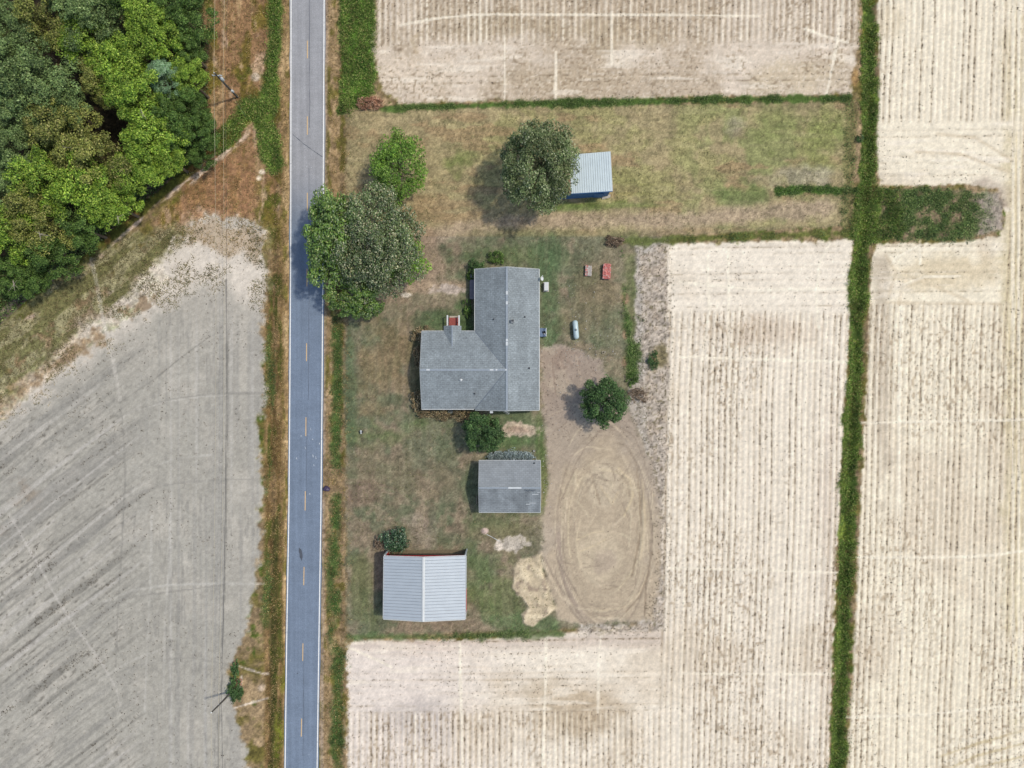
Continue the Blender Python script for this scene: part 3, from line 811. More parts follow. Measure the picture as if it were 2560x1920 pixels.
# level pads under the buildings
PADS = ((1180, 660, 1352, 1030), (1045, 810, 1200, 1030), (1190, 1145, 1358, 1286), (955, 1370, 1172, 1556), (1385, 375, 1535, 505))
for a, b, c, d in PADS:
    q = np.maximum(np.maximum(a - U, U - c), np.maximum(b - V, V - d))
    Z *= sstep(-2, 14, q)
edge = np.minimum(np.minimum(X - gx[0], gx[-1] - X), np.minimum(Y - gy[0], gy[-1] - Y))
Z *= sstep(0, 3, edge)
Z = Z.astype(np.float32)


def hz(x, y):
    fx = np.clip((np.asarray(x) - gx[0]) / STEP, 0, NX - 1.001); fy = np.clip((np.asarray(y) - gy[0]) / STEP, 0, NY - 1.001)
    i = fx.astype(int); j = fy.astype(int); a = fx - i; b = fy - j
    return (Z[j, i] * (1 - a) + Z[j, i + 1] * a) * (1 - b) + (Z[j + 1, i] * (1 - a) + Z[j + 1, i + 1] * a) * b


def at_grid(A, x, y):
    i = np.clip(((np.asarray(x) - gx[0]) / STEP + 0.5).astype(int), 0, NX - 1); j = np.clip(((np.asarray(y) - gy[0]) / STEP + 0.5).astype(int), 0, NY - 1)
    return A[j, i]


# which piece of the setting each patch belongs to
CLS[...] = 0                                     # roadside verge / rough grass
CLS[wd > 0.5] = 1
CLS[wf > 0.5] = 2
CLS[yard > 0.5] = 3
CLS[np.maximum(lot, np.maximum(pile, weedy)) > 0.5] = 4
CLS[fN > 0.5] = 5
CLS[fE > 0.5] = 6
CLS[fS > 0.5] = 7
CLS[fG > 0.5] = 8
CLS[np.maximum(ed, jn) > 0.5] = 9
ALB = np.clip(lin(COL) / KLIGHT * SKYTINT, 0.004, 0.85).astype(np.float32)
vid = np.arange(NX * NY).reshape(NY, NX)
quads = np.stack([vid[:-1, :-1], vid[:-1, 1:], vid[1:, 1:], vid[1:, :-1]], -1).reshape(-1, 4)
qc = CLS[:-1, :-1].reshape(-1)
PV = np.stack([X, Y, Z], -1).reshape(-1, 3)
PA = ALB.reshape(-1, 3)
names = [('grass_verge', 'rough dry grass verges beside the road and ditches', M_TURF), ('woodland_floor', 'dark leaf litter under the trees of the wood', M_TURF),
         ('field_west', 'grey bare sandy field west of the road', M_SOIL), ('lawn', 'patchy brown and green lawn around the house', M_TURF),
         ('dirt_lot', 'tan dirt lot with looping tyre tracks', M_SOIL), ('field_north', 'pale tan field north of the lawn', M_SOIL),
         ('field_east_upper', 'pale row crop field in the top corner beyond the ditch', M_SOIL), ('field_south', 'pale row crop field wrapping the yard', M_SOIL),
         ('field_east_lower', 'pale row crop field beyond the long ditch', M_SOIL), ('ditch_bank', 'green banks of the long field ditch', M_TURF)]
for k, (nm, lb, mt) in enumerate(names):
    q = quads[qc == k]
    if not len(q): continue
    uq, inv = np.unique(q, return_inverse=True)
    o = mesh(nm, PV[uq], inv.reshape(-1, 4), mt, col=PA[uq], smooth=True)
    tag(o, lb, None, None, 'structure')
# the land beyond, out to the horizon
x0, x1, y0, y1, B = float(gx[0]), float(gx[-1]), float(gy[0]), float(gy[-1]), 2500.0
gv = [(-B, -B, 0), (B, -B, 0), (B, B, 0), (-B, B, 0), (x0, y0, 0), (x1, y0, 0), (x1, y1, 0), (x0, y1, 0)]
M_FAR = mat_plain('far_fields', alb(206, 192, 172), 0.95, var=0.2, scale=0.02, spec=0.1, dirt=(alb(112, 116, 66), 0.5, 0.9))
tag(mesh('ground', gv, [(0, 1, 5, 4), (1, 2, 6, 5), (2, 3, 7, 6), (3, 0, 4, 7)], M_FAR), 'farmland stretching away to the horizon', None, None, 'structure')

# ------------------------------------------------------------------ road
def mat_asphalt():
    m, nt, b = new_mat('asphalt')
    geo = N(nt, 'ShaderNodeNewGeometry')
    def noise(scale, detail=4, st=None):
        n = N(nt, 'ShaderNodeTexNoise'); n.inputs['Scale'].default_value = scale; n.inputs['Detail'].default_value = detail
        if st:
            mp = N(nt, 'ShaderNodeMapping'); mp.inputs['Scale'].default_value = st
            nt.links.new(geo.outputs['Position'], mp.inputs[0]); nt.links.new(mp.outputs[0], n.inputs['Vector'])
        else: nt.links.new(geo.outputs['Position'], n.inputs['Vector'])
        return n
    sep = N(nt, 'ShaderNodeSeparateXYZ'); nt.links.new(geo.outputs['Position'], sep.inputs[0])
    # newer, bluer surface to the south of an old joint
    r0 = N(nt, 'ShaderNodeMapRange'); r0.interpolation_type = 'SMOOTHSTEP'
    r0.inputs['From Min'].default_value = 22; r0.inputs['From Max'].default_value = 36
    nt.links.new(sep.outputs[1], r0.inputs[0])
    mx = N(nt, 'ShaderNodeMix', data_type='RGBA'); mx.inputs[6].default_value = alb(122, 136, 157); mx.inputs[7].default_value = alb(160, 161, 167)
    nt.links.new(r0.outputs[0], mx.inputs[0])
    v = None
    for sc, dt, st, lo, hi in ((0.35, 5, None, .93, 1.07), (7.0, 3, None, .86, 1.14), (1.0, 3, (1.6, .03, 1), .90, 1.10), (1.5, 4, (.5, 1.2, 1), .95, 1.05)):
        n = noise(sc, dt, st); r = N(nt, 'ShaderNodeMapRange')
        r.inputs['From Min'].default_value = .3; r.inputs['From Max'].default_value = .7; r.inputs['To Min'].default_value = lo; r.inputs['To Max'].default_value = hi
        nt.links.new(n.outputs[0], r.inputs[0])
        if v is None: v = r.outputs[0]
        else:
            mm = N(nt, 'ShaderNodeMath', operation='MULTIPLY'); nt.links.new(v, mm.inputs[0]); nt.links.new(r.outputs[0], mm.inputs[1]); v = mm.outputs[0]
    # pale scuffs
    ns = noise(1.6, 5, (1, .45, 1)); rs_ = N(nt, 'ShaderNodeMapRange'); rs_.inputs['From Min'].default_value = .70; rs_.inputs['From Max'].default_value = .78; rs_.inputs['To Max'].default_value = .5
    nt.links.new(ns.outputs[0], rs_.inputs[0])
    mx2 = N(nt, 'ShaderNodeMix', data_type='RGBA'); mx2.inputs[7].default_value = alb(196, 200, 206)
    nt.links.new(rs_.outputs[0], mx2.inputs[0]); nt.links.new(mx.outputs[2], mx2.inputs[6])
    sc_ = N(nt, 'ShaderNodeVectorMath', operation='SCALE'); nt.links.new(mx2.outputs[2], sc_.inputs[0]); nt.links.new(v, sc_.inputs['Scale'])
    nt.links.new(sc_.outputs[0], b.inputs['Base Color'])
    b.inputs['Roughness'].default_value = 0.9; b.inputs['Specular IOR Level'].default_value = 0.2
    bp = N(nt, 'ShaderNodeBump'); bp.inputs['Strength'].default_value = .25; bp.inputs['Distance'].default_value = .02
    n = noise(60, 2); nt.links.new(n.outputs[0], bp.inputs['Height']); nt.links.new(bp.outputs[0], b.inputs['Normal'])
    return m


M_ASPH = mat_asphalt()
M_WHITE_LINE = mat_plain('white_line_paint', alb(250, 250, 250), 0.7, var=0.10, scale=4, dirt=(alb(170, 172, 178), 0.58, 0.7))
M_YELLOW_LINE = mat_plain('yellow_line_paint', alb(228, 190, 134), 0.7, var=0.1, scale=4, dirt=(alb(170, 160, 150), 0.58, 0.6))
M_TAR = mat_plain('tar', alb(84, 90, 102), 0.7, var=0.2, scale=2)
ROAD_V = [-400, 0, 320, 640, 960, 1280, 1600, 1920, 2300]
LU = np.interp(ROAD_V, [-400, 0, 640, 960, 1280, 1600, 1920, 2300], [728.6, 728, 727, 725, 722.5, 717, 713, 706])
RU = np.interp(ROAD_V, [-400, 0, 640, 960, 1280, 1600, 1920, 2300], [812, 810.5, 807.5, 805.5, 802.5, 797.5, 793, 786])
ROAD_Z = 0.05


def ribbon(va, ua, ub, z, thick=0.0):
    top_ = []
    for v, a, b in zip(va, ua, ub): top_ += [W(a, v), W(b, v)]
    P = np.array(top_); P[:, 2] = z
    n = len(va)
    F = [(2 * i, 2 * i + 2, 2 * i + 3, 2 * i + 1) for i in range(n - 1)]
    if thick:
        P = np.concatenate([P, P - np.array([0, 0, thick])]); k = 2 * n
        F += [(2 * i, k + 2 * i, k + 2 * i + 2, 2 * i + 2) for i in range(n - 1)] + [(2 * i + 1, 2 * i + 3, k + 2 * i + 3, k + 2 * i + 1) for i in range(n - 1)]
    return P, F


vv = np.linspace(-400, 2300, 60)
lu = np.interp(vv, ROAD_V, LU); ru = np.interp(vv, ROAD_V, RU)
jl = rng.normal(0, 0.7, 60); jr = rng.normal(0, 0.7, 60)
P_, F_ = ribbon(vv, lu - 3.2 + jl, ru + 3.4 + jr, ROAD_Z, 0.25)
road = mesh('road', P_, F_, M_ASPH)
tag(road, 'grey two lane asphalt road running up the sheet', None, None, 'structure')
for a, b in ((lu - 1.15, lu + 1.15), (ru - 1.15, ru + 1.15)):
    part(road, 'edge_line', ribbon(vv, a, b, ROAD_Z + 0.004), M_WHITE_LINE)
dash_v = [(-275, -230), (-86, -42), (102, 146), (291, 337), (482, 527), (672, 716), (858, 903), (1043, 1090), (1228, 1276), (1417, 1463), (1608, 1652), (1796, 1841), (1985, 2030)]
for a, b in dash_v:
    v = np.array([a, b], float); u = np.interp(v, [0, 527, 903, 1276, 1463, 1652, 1841, 2030], [769, 768.5, 766.5, 763, 759.5, 757, 753.5, 750])
    part(road, 'centre_dash', ribbon(v, u - 0.95, u + 0.95, ROAD_Z + 0.004), M_YELLOW_LINE)
# longitudinal joint and cracks sealed with tar
def crack(pts, w, jit=0.8, nsub=8):
    p = np.array(pts, float); t = np.linspace(0, len(p) - 1, (len(p) - 1) * nsub + 1)
    u = np.interp(t, range(len(p)), p[:, 0]) + rng.normal(0, jit, len(t)) * 0.5; v = np.interp(t, range(len(p)), p[:, 1])
    d = np.gradient(np.stack([u, v], 1), axis=0); d /= np.linalg.norm(d, axis=1)[:, None]
    nn = np.stack([-d[:, 1], d[:, 0]], 1); ww = w * (0.5 + rng.random(len(t)))[:, None] / 2
    A = np.stack([u, v], 1) - nn * ww; B_ = np.stack([u, v], 1) + nn * ww
    P = []
    for a, b in zip(A, B_): P += [W(*a), W(*b)]
    P = np.array(P); P[:, 2] = ROAD_Z + 0.003
    return P, [(2 * i, 2 * i + 2, 2 * i + 3, 2 * i + 1) for i in range(len(t) - 1)]


part(road, 'tar_joint', crack([(774.5, -200), (774, 150), (774.5, 320)], 0.9), M_TAR)
part(road, 'tar_joint', crack([(773, 420), (772.5, 760), (771.5, 1000)], 0.8), M_TAR)
part(road, 'tar_joint', crack([(768, 1030), (766, 1240)], 0.7), M_TAR)
part(road, 'tar_joint', crack([(760, 1655), (759.5, 1780), (757.5, 1890)], 0.9), M_TAR)
part(road, 'tar_crack', crack([(731, 336), (760, 360), (785, 378), (807, 393)], 1.4, 1.0), M_TAR)
for (u, v, a, b, n_) in ((752, 1385, 4.0, 17, 14), (744, 1683, 1.7, 2, 8), (736, 1684, 0.8, 0.8, 6)):
    ang = np.linspace(0, 2 * math.pi, n_, endpoint=False); rr2 = 0.75 + 0.4 * rng.random(n_)
    pts = [W(u + a * c * r + 2.0 * math.sin(s * 1.5) * (a > 3), v + b * s * r) for c, s, r in zip(np.cos(ang), np.sin(ang), rr2)]
    P = np.array(pts); P[:, 2] = ROAD_Z + 0.0035
    part(road, 'oil_stain', (P, [tuple(range(n_ - 1, -1, -1))]), M_TAR)
M_SCUFF = mat_plain('pale_splash', alb(206, 212, 220), 0.9, var=0.2)
for u, v, L, w, ang in ((783, 1140, 9, 1.8, 0.4), (785, 1163, 6, 1.6, 0.3), (782, 1098, 5, 1.6, 0.3), (799, 1109, 5, 2.2, -0.5), (742, 1146, 7, 1.8, 0.35), (777, 1073, 8, 1.2, 0.3), (753, 1090, 4, 2, 0), (790, 1145, 10, 1.2, 0.35), (775, 1235, 5, 2, 0.6), (767, 417, 2.5, 1.5, 0), (779, 419, 2.5, 2.5, 0), (764, 1120, 8, 1, 0.6)):
    n_ = 9; ang_ = np.linspace(0, 2 * math.pi, n_, endpoint=False); r = 0.6 + 0.6 * rng.random(n_)
    ca, sa = math.cos(ang), math.sin(ang)
    pts = []
    for t, q in zip(ang_, r):
        a, b = w / 2 * math.cos(t) * q, L / 2 * math.sin(t) * q
        pts.append(W(u + a * ca + b * sa * 0.6, v + b * ca - a * sa))
    P = np.array(pts); P[:, 2] = ROAD_Z + 0.0035
    part(road, 'pale_splash', (P, [tuple(range(n_ - 1, -1, -1))]), M_SCUFF)
# ------------------------------------------------------------------ foliage makers
def leaves(P, Nrm, size, asp=0.55, fold=0.25):
    """one folded diamond (two faces) per leaf; P (n,3), Nrm (n,3) unit, size (n,)"""
    n = len(P)
    a = np.cross(Nrm, rng.normal(size=(n, 3))); a /= np.linalg.norm(a, axis=1)[:, None] + 1e-9
    b = np.cross(Nrm, a)
    s = size[:, None]
    base = P - a * s * 0.5; tip = P + a * s * 0.5 - Nrm * s * 0.12
    l = P + b * s * asp * 0.5 + Nrm * s * fold * 0.4; r = P - b * s * asp * 0.5 + Nrm * s * fold * 0.4
    Vv = np.stack([base, r, tip, l], 1).reshape(-1, 3)
    i = np.arange(n)[:, None] * 4
    F = np.concatenate([i + np.array([[0, 1, 2]]), i + np.array([[0, 2, 3]])])
    return Vv, F


LEAF_GAIN = 1.3      # leaves turn away from the light and shade each other


def leaf_cols(n, pal, w, clump=None, var=0.22):
    """pal: list of sRGB, w: weights; clump (n,) multiplies brightness"""
    k = rng.choice(len(pal), n, p=np.array(w) / sum(w))
    c = lin(np.array(pal, float)[k]) / KLIGHT * LEAF_GAIN
    c = c * (1 + rng.normal(0, var, n))[:, None]
    if clump is not None: c = c * clump[:, None]
    return np.repeat(np.clip(c, 0.004, 0.8), 4, axis=0)


def crown_pts(R, Hh, n, nclump, seed, clump_r=0.30, droop=-0.25, lop=0.16):
    """points and normals of leaves on a clumpy crown of radius R, half height Hh, centred at the origin"""
    g = np.random.default_rng(seed)
    # clump centres over the upper body
    k = np.arange(nclump) + 0.5
    cz = 1 - k / nclump * (1 - droop)
    ph = k * 2.39996 + g.random() * 6
    rr = np.sqrt(np.clip(1 - cz ** 2, 0, 1))
    shell = 0.70 + 0.22 * g.random(nclump)
    ax = 1 + lop * np.sin(ph * 1.0 + g.random() * 6) + lop * 0.7 * np.sin(2 * ph + g.random() * 6)
    bough = np.stack([rr * np.cos(ph) * shell * ax, rr * np.sin(ph) * shell * ax, cz * shell * (0.8 + 0.4 * g.random(nclump))], 1)
    bough += g.normal(0, 0.05, bough.shape)
    br = clump_r * (0.7 + 0.6 * g.random(nclump))
    sub = 6
    so = g.normal(size=(nclump, sub, 3)); so[..., 2] = so[..., 2] * 0.6 + 0.25; so /= np.linalg.norm(so, axis=2)[..., None]
    cen = (bough[:, None] + so * (br[:, None, None] * (0.45 + 0.5 * g.random((nclump, sub, 1))))).reshape(-1, 3)
    cr = np.repeat(br, sub) * (0.38 + 0.3 * g.random(nclump * sub))
    ci = g.choice(len(cen), n, p=cr ** 2 / (cr ** 2).sum())
    d = g.normal(size=(n, 3)); d[:, 2] = d[:, 2] * 0.8 + 0.35; d /= np.linalg.norm(d, axis=1)[:, None]
    rad = (0.5 + 0.6 * g.random(n) ** 0.7)
    P = cen[ci] + d * (cr[ci] * rad)[:, None] * np.array([1, 1, 0.7])
    Nn = d * 0.75 + np.array([0, 0, 0.75]) + g.normal(0, 0.40, (n, 3))
    Nn /= np.linalg.norm(Nn, axis=1)[:, None]
    cb = (np.repeat(0.72 + 0.5 * g.random(nclump), sub) * (0.85 + 0.3 * g.random(nclump * sub)))
    # sparse inner fill so the crown is not see-through; colour darkened for inner shade
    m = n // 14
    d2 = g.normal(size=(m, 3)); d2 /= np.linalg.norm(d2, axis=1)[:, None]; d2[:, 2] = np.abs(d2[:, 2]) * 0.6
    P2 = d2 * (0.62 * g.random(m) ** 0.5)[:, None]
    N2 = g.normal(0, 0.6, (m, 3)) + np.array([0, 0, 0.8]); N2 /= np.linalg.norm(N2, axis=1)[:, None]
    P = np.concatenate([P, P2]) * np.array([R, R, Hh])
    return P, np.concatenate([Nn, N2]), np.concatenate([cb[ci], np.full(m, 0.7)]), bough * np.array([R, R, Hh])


def crown_mesh(R, Hh, n, nclump, seed, leaf, pal, w, clump_r=0.30, droop=-0.25, lop=0.16, asp=0.6):
    P, Nn, cb, cen = crown_pts(R, Hh, n, nclump, seed, clump_r, droop, lop)
    Vv, F = leaves(P, Nn, leaf * (0.7 + 0.6 * rng.random(len(P))), asp)
    return Vv, F, leaf_cols(len(P), pal, w, cb), cen


def trunk_vf(zc, Hh, rad, cen, nl=6, lean=(0, 0)):
    """tapered trunk with limbs up into the crown; base at the origin, crown centre at height zc"""
    top_ = zc + Hh * 0.35
    pts = [(0, 0, -0.25), (0.02, 0, 0.3), (lean[0] * 0.3, lean[1] * 0.3, zc * 0.45), (lean[0] * 0.7, lean[1] * 0.7, zc * 0.85), (lean[0], lean[1], top_)]
    vf = [tube(pts, [rad * 1.35, rad, rad * 0.8, rad * 0.55, rad * 0.15], 8)]
    g = np.random.default_rng(int(zc * 100) % 9999)
    for k in g.choice(len(cen), min(nl, len(cen)), replace=False):
        c = cen[k] + np.array([0, 0, zc])
        s = np.array([lean[0] * 0.5, lean[1] * 0.5, zc * (0.5 + 0.3 * g.random())])
        mid_ = (s + c) / 2 + np.array([0, 0, -0.08 * zc])
        vf.append(tube([s, mid_, c], [rad * 0.45, rad * 0.3, rad * 0.08], 6))
    return join(*vf)


PAL = {
    'bright': ([(144, 168, 60), (114, 144, 48), (82, 114, 36), (168, 186, 84)], (4, 4, 3, 1.4)),
    'mid': ([(100, 128, 56), (80, 108, 46), (62, 86, 38), (128, 148, 78)], (4, 4, 3, 1)),
    'olive': ([(146, 148, 74), (118, 124, 56), (92, 100, 46), (170, 162, 98)], (4, 4, 3, 1.2)),
    'muted': ([(126, 146, 84), (102, 124, 70), (80, 100, 56), (150, 164, 108)], (4, 4, 3, 1)),
    'silver': ([(138, 168, 122), (112, 146, 98), (168, 190, 156)], (4, 4, 1.5)),
    'dark': ([(84, 112, 60), (68, 96, 50), (54, 78, 42), (110, 132, 84)], (4, 4, 3, 0.8)),
    'magnolia': ([(108, 124, 74), (90, 108, 60), (74, 90, 52), (172, 172, 132), (144, 138, 96)], (4, 4, 3, 1.7, 1.2)),  # pale entries: leaf undersides, plus glossy glints put into the colour
    'magnolia_low': ([(106, 134, 54), (86, 114, 44), (66, 92, 36), (156, 166, 96)], (4, 4, 3, 0.9)),
    'oak': ([(122, 134, 86), (100, 116, 70), (78, 94, 54), (158, 164, 120), (176, 178, 142)], (4, 4, 3, 1.6, 0.6)),
    'lime': ([(126, 158, 62), (104, 138, 48), (80, 116, 40), (150, 176, 90)], (4, 4, 3, 1)),
    'hydrangea': ([(162, 144, 108), (138, 116, 84), (112, 96, 68), (196, 180, 144), (84, 86, 56)], (4, 4, 3, 2.4, 3)),
    'camellia': ([(66, 96, 60), (54, 82, 50), (44, 66, 42), (160, 174, 140)], (4, 4, 3, 0.9)),
    'orange': ([(186, 142, 112), (166, 120, 92), (136, 100, 78), (200, 166, 138)], (4, 4, 3, 2)),
    'brush': ([(146, 126, 104), (124, 106, 86), (100, 88, 72), (166, 148, 124)], (4, 4, 3, 1)),
    'silverbush': ([(164, 176, 172), (142, 156, 152), (186, 196, 192), (118, 132, 122)], (4, 4, 2.4, 2)),
}
M_DEADWOOD = mat_plain('deadwood', alb(176, 168, 156), 0.9, var=0.2)
# ---- shared crowns for the wood
VARI = {}
def wood_crown(kind, v):
    key = (kind, v)
    if key not in VARI:
        pal, w = PAL[kind]
        fine = kind in ('muted', 'silver', 'olive')
        Vv, F, cc, cen = crown_mesh(1.0, 0.85, 10500 if not fine else 12000, 19 if not fine else 24, 100 + v * 7 + len(kind), 0.066 if not fine else 0.058, pal, w, 0.34 if not fine else 0.30, -0.75, 0.24)
        o = mesh('crown', Vv, F, M_LEAF, col=cc)
        me = o.data
        bpy.data.objects.remove(o)
        VARI[key] = (me, cen)
    return VARI[key]


def wood_tree(px, py, rpx, zc, kind, v, label, name='broadleaf_tree'):
    zc = zc * 0.72
    p = W(px, py, zc)
    R = rpx / PX * (H - zc) / H * 0.92
    gz = float(hz(p[0], p[1]))
    t = empty(name, (p[0], p[1], gz), label, 'tree', 'trees of the wood west of the road', 0.0)
    me, cen = wood_crown(kind, v)
    o = bpy.data.objects.new('crown', me); C.objects.link(o); o.parent = t
    Hh = R * random.uniform(0.85, 1.1)
    o.location = (0, 0, zc - gz); o.scale = (R, R * random.uniform(0.92, 1.08), Hh / 0.85)
    rz = random.uniform(0, 6.28); o.rotation_euler = (0, 0, rz)
    ca, sa = math.cos(rz), math.sin(rz)
    c2 = np.stack([(cen[:, 0] * ca - cen[:, 1] * sa) * R * 0.9, (cen[:, 0] * sa + cen[:, 1] * ca) * R * 0.9, cen[:, 2] * Hh * 0.9], 1)
    part(t, 'trunk', trunk_vf(zc - gz, Hh, 0.09 + R * 0.045, c2, 5), M_BARK)
    if (px, py) in ((94, 548), (286, 515), (344, 250), (150, 332), (30, 682)):
        s_ = np.array([R * .35, -R * .5, zc - gz + Hh * .45])
        tw = [tube([s_, s_ + (.5, -.6, .5), s_ + (.7, -1.6, .6)], [.06, .045, .015], 5)]
        for q in range(5): tw.append(tube([s_ + (.5, -.6, .5), s_ + np.array([.5, -.6, .5]) + rng.normal(0, .6, 3) * (1, 1, .2)], [.03, .01], 4))
        part(t, 'bare_branch', join(*tw), M_DEADWOOD)
    return t


WOOD = [
    (350, 47, 52, 12.5, 'bright', 0, 'bright green tree at the top of the wood, second crown in from the cleared strip'),
    (397, 106, 62, 12.0, 'bright', 1, 'bright green tree below the wood\'s top edge, beside the dark tree of the cleared strip'),
    (462, 46, 58, 10.5, 'mid', 0, 'darker green tree at the top corner where the wood meets the cleared strip'),
    (470, 122, 44, 9.0, 'mid', 1, 'mid green tree edging the cleared strip, second from the top of the picture'),
    (410, 192, 46, 11.5, 'silver', 0, 'pale silvery green tree, the only silvery crown in the wood'),
    (470, 196, 50, 10.0, 'bright', 2, 'bright green tree edging the cleared strip, level with the power pole\'s top'),
    (206, 112, 64, 12.5, 'bright', 1, 'bright green tree standing alone among the muted crowns of the upper wood'),
    (296, 165, 72, 12.0, 'bright', 0, 'large yellow green tree left of the silvery crown'),
    (258, 218, 58, 11.5, 'olive', 1, 'olive tree below the large yellow green tree'),
    (344, 250, 76, 12.5, 'bright', 2, 'large bright green tree in the middle of the wood, below the silvery crown'),
    (478, 262, 44, 9.0, 'mid', 2, 'dark green tree edging the cleared strip, level with the power pole\'s foot'),
    (424, 298, 56, 10.5, 'mid', 0, 'mid green tree between the cleared strip edge and the large bright middle tree'),
    (372, 336, 72, 11.5, 'bright', 0, 'bright green tree one row in from the ditch, straight in from the power pole'),
    (492, 330, 46, 8.0, 'mid', 1, 'low dark green tree at the wood\'s corner nearest the power pole'),
    (150, 332, 90, 13.0, 'olive', 0, 'broad brownish olive tree with the widest dull crown in the wood'),
    (232, 396, 84, 12.0, 'olive', 1, 'olive tree right below the broad brownish one'),
    (336, 424, 62, 10.5, 'bright', 1, 'bright green tree on the ditch edge, third from the power pole'),
    (420, 398, 50, 9.0, 'bright', 2, 'bright green tree on the ditch edge, second from the power pole'),
    (112, 448, 76, 12.5, 'bright', 2, 'bright yellow green tree below the broad olive crown'),
    (216, 476, 78, 11.5, 'bright', 0, 'bright green tree one row in, below the two olive crowns'),
    (286, 515, 58, 9.5, 'bright', 1, 'bright green tree on the ditch edge, fourth from the power pole'),
    (94, 548, 78, 11.5, 'olive', 0, 'olive green tree in the lower left of the wood, one row in from the ditch'),
    (204, 572, 58, 9.0, 'mid', 0, 'mid green tree on the ditch edge, fifth from the power pole'),
    (30, 582, 72, 11.5, 'bright', 1, 'bright yellow tree at the left border, lower end of the wood'),
    (134, 632, 56, 8.5, 'mid', 2, 'dark green tree on the ditch edge, sixth from the power pole'),
    (84, 214, 96, 15.0, 'muted', 0, 'tall muted blue green tree with the broadest crown near the left border'),
    (28, 158, 78, 15.0, 'muted', 1, 'tall muted tree cut by the left border, second from the top'),
    (148, 258, 66, 14.0, 'muted', 1, 'tall muted tree wedged between the broadest blue green crown and the olive one'),
    (20, 68, 76, 15.0, 'muted', 0, 'tall muted tree in the very top left corner'),
    (110, 52, 72, 14.5, 'olive', 1, 'dull olive tree at the top border, second from the left corner'),
    (240, 44, 78, 14.0, 'muted', 1, 'muted green tree at the top border above the lone bright crown'),
    (172, 8, 60, 14.0, 'muted', 0, 'muted tree cut off by the top border, third from the left corner'),
    (12, 372, 62, 14.0, 'muted', 0, 'muted tree cut by the left border, level with the broad olive crown'),
    (14, 470, 60, 13.0, 'muted', 1, 'muted tree cut by the left border, just above the bright yellow one'),
    (44, 298, 62, 13.5, 'muted', 1, 'muted tree below the broadest blue green crown, near the left border'),
    (300, -10, 60, 13.0, 'mid', 2, 'dark green tree cut by the top border, left of the bright top crown'),
    (404, 8, 46, 11.0, 'mid', 0, 'dark green tree cut by the top border, right of the bright top crown'),
    (30, 682, 50, 7.5, 'mid', 1, 'low dark green tree on the ditch edge at the left border'),
    (84, 690, 40, 6.5, 'mid', 0, 'small dark green tree on the ditch edge, last but one towards the left border'),
    (500, 395, 30, 5.0, 'mid', 2, 'small green tree on the ditch edge, the first from the power pole'),
    (516, 300, 24, 4.0, 'mid', 0, 'shrubby little tree under the power lines beside the pole'),
]
for t in WOOD: wood_tree(*t)
# the wood goes on past the frame
for k, (px, py, r, z, kd) in enumerate(((-120, 60, 80, 14, 'muted'), (-120, 240, 80, 14, 'muted'), (-120, 420, 80, 13, 'mid'), (-120, 590, 75, 11, 'olive'), (80, -130, 80, 14, 'muted'), (240, -130, 80, 14, 'mid'), (400, -130, 75, 12, 'bright'), (480, -110, 50, 10, 'mid'), (-90, 730, 50, 8, 'mid'))):
    wood_tree(px, py, r, z, kd, k % 2, 'wood tree standing just beyond the picture\'s edge')


# ---- the yard trees, each its own crown
def yard_tree(name, px, py, rpx, zc, Hh, kind, seed, label, n, nclump, leaf, mat=None, clump_r=0.27, cat='tree', droop=-0.3, lop=0.16, trunk_r=0.2, stretch=(1, 1), group=None, branches=0):
    p = W(px, py, zc); R = rpx / PX * (H - zc) / H
    gz = float(hz(p[0], p[1]))
    t = empty(name, (p[0], p[1], gz), label, cat, group)
    pal, w = PAL[kind]
    Vv, F, cc, cen = crown_mesh(R, Hh, n, nclump, seed, leaf, pal, w, clump_r, droop, lop)
    Vv = Vv * np.array([stretch[0], stretch[1], 1]); cen = cen * np.array([stretch[0], stretch[1], 1])
    mesh('crown', Vv, F, mat or M_LEAF, t, col=cc, loc=(0, 0, zc - gz))
    part(t, 'trunk', trunk_vf(zc - gz, Hh, trunk_r, cen, 6), M_BARK)
    for k in range(branches):
        a = rng.random() * 6.28; r0 = R * (0.15 + 0.4 * rng.random())
        s = np.array([math.cos(a) * r0, math.sin(a) * r0, zc - gz + Hh * 0.35]); e = s + np.array([rng.normal(0, .9), rng.normal(0, .9), 0.9 + rng.random() * 0.5])
        twigs = [tube([s, (s + e) / 2 + rng.normal(0, .15, 3), e], [0.05, 0.04, 0.015], 5)]
        for q in range(4):
            f = e + rng.normal(0, .6, 3) * np.array([1, 1, 0.3]); twigs.append(tube([(s + e) / 2, f], [0.025, 0.01], 4))
        part(t, 'bare_branch', join(*twigs), M_DEADWOOD)
    return t


yard_tree('broadleaf_tree', 992, 418, 76, 4.6, 3.2, 'lime', 3, 'round bright green lawn tree above the big roadside tree', 8000, 22, 0.30, clump_r=0.32, stretch=(0.92, 1.08))
yard_tree('oak_tree', 1352, 412, 94, 7.5, 5.4, 'oak', 4, 'grey green oak overhanging the metal roofed blue shed', 20000, 40, 0.30, clump_r=0.27, stretch=(0.9, 1.12), trunk_r=0.34, lop=0.1, droop=-0.55)
yard_tree('magnolia_tree', 948, 612, 114, 6.6, 4.4, 'magnolia', 5, 'large magnolia with pale flecked leaves between the road and the house', 28000, 50, 0.29, M_GLOSSY_LEAF, 0.26, stretch=(0.90, 1.08), trunk_r=0.4, lop=0.12, branches=5)
yard_tree('magnolia_tree', 834, 592, 74, 6.2, 4.6, 'magnolia_low', 6, 'dark glossy magnolia overhanging the road', 16000, 34, 0.31, M_GLOSSY_LEAF, 0.31, stretch=(0.88, 1.42), trunk_r=0.3, branches=1, lop=0.05, droop=-0.5)
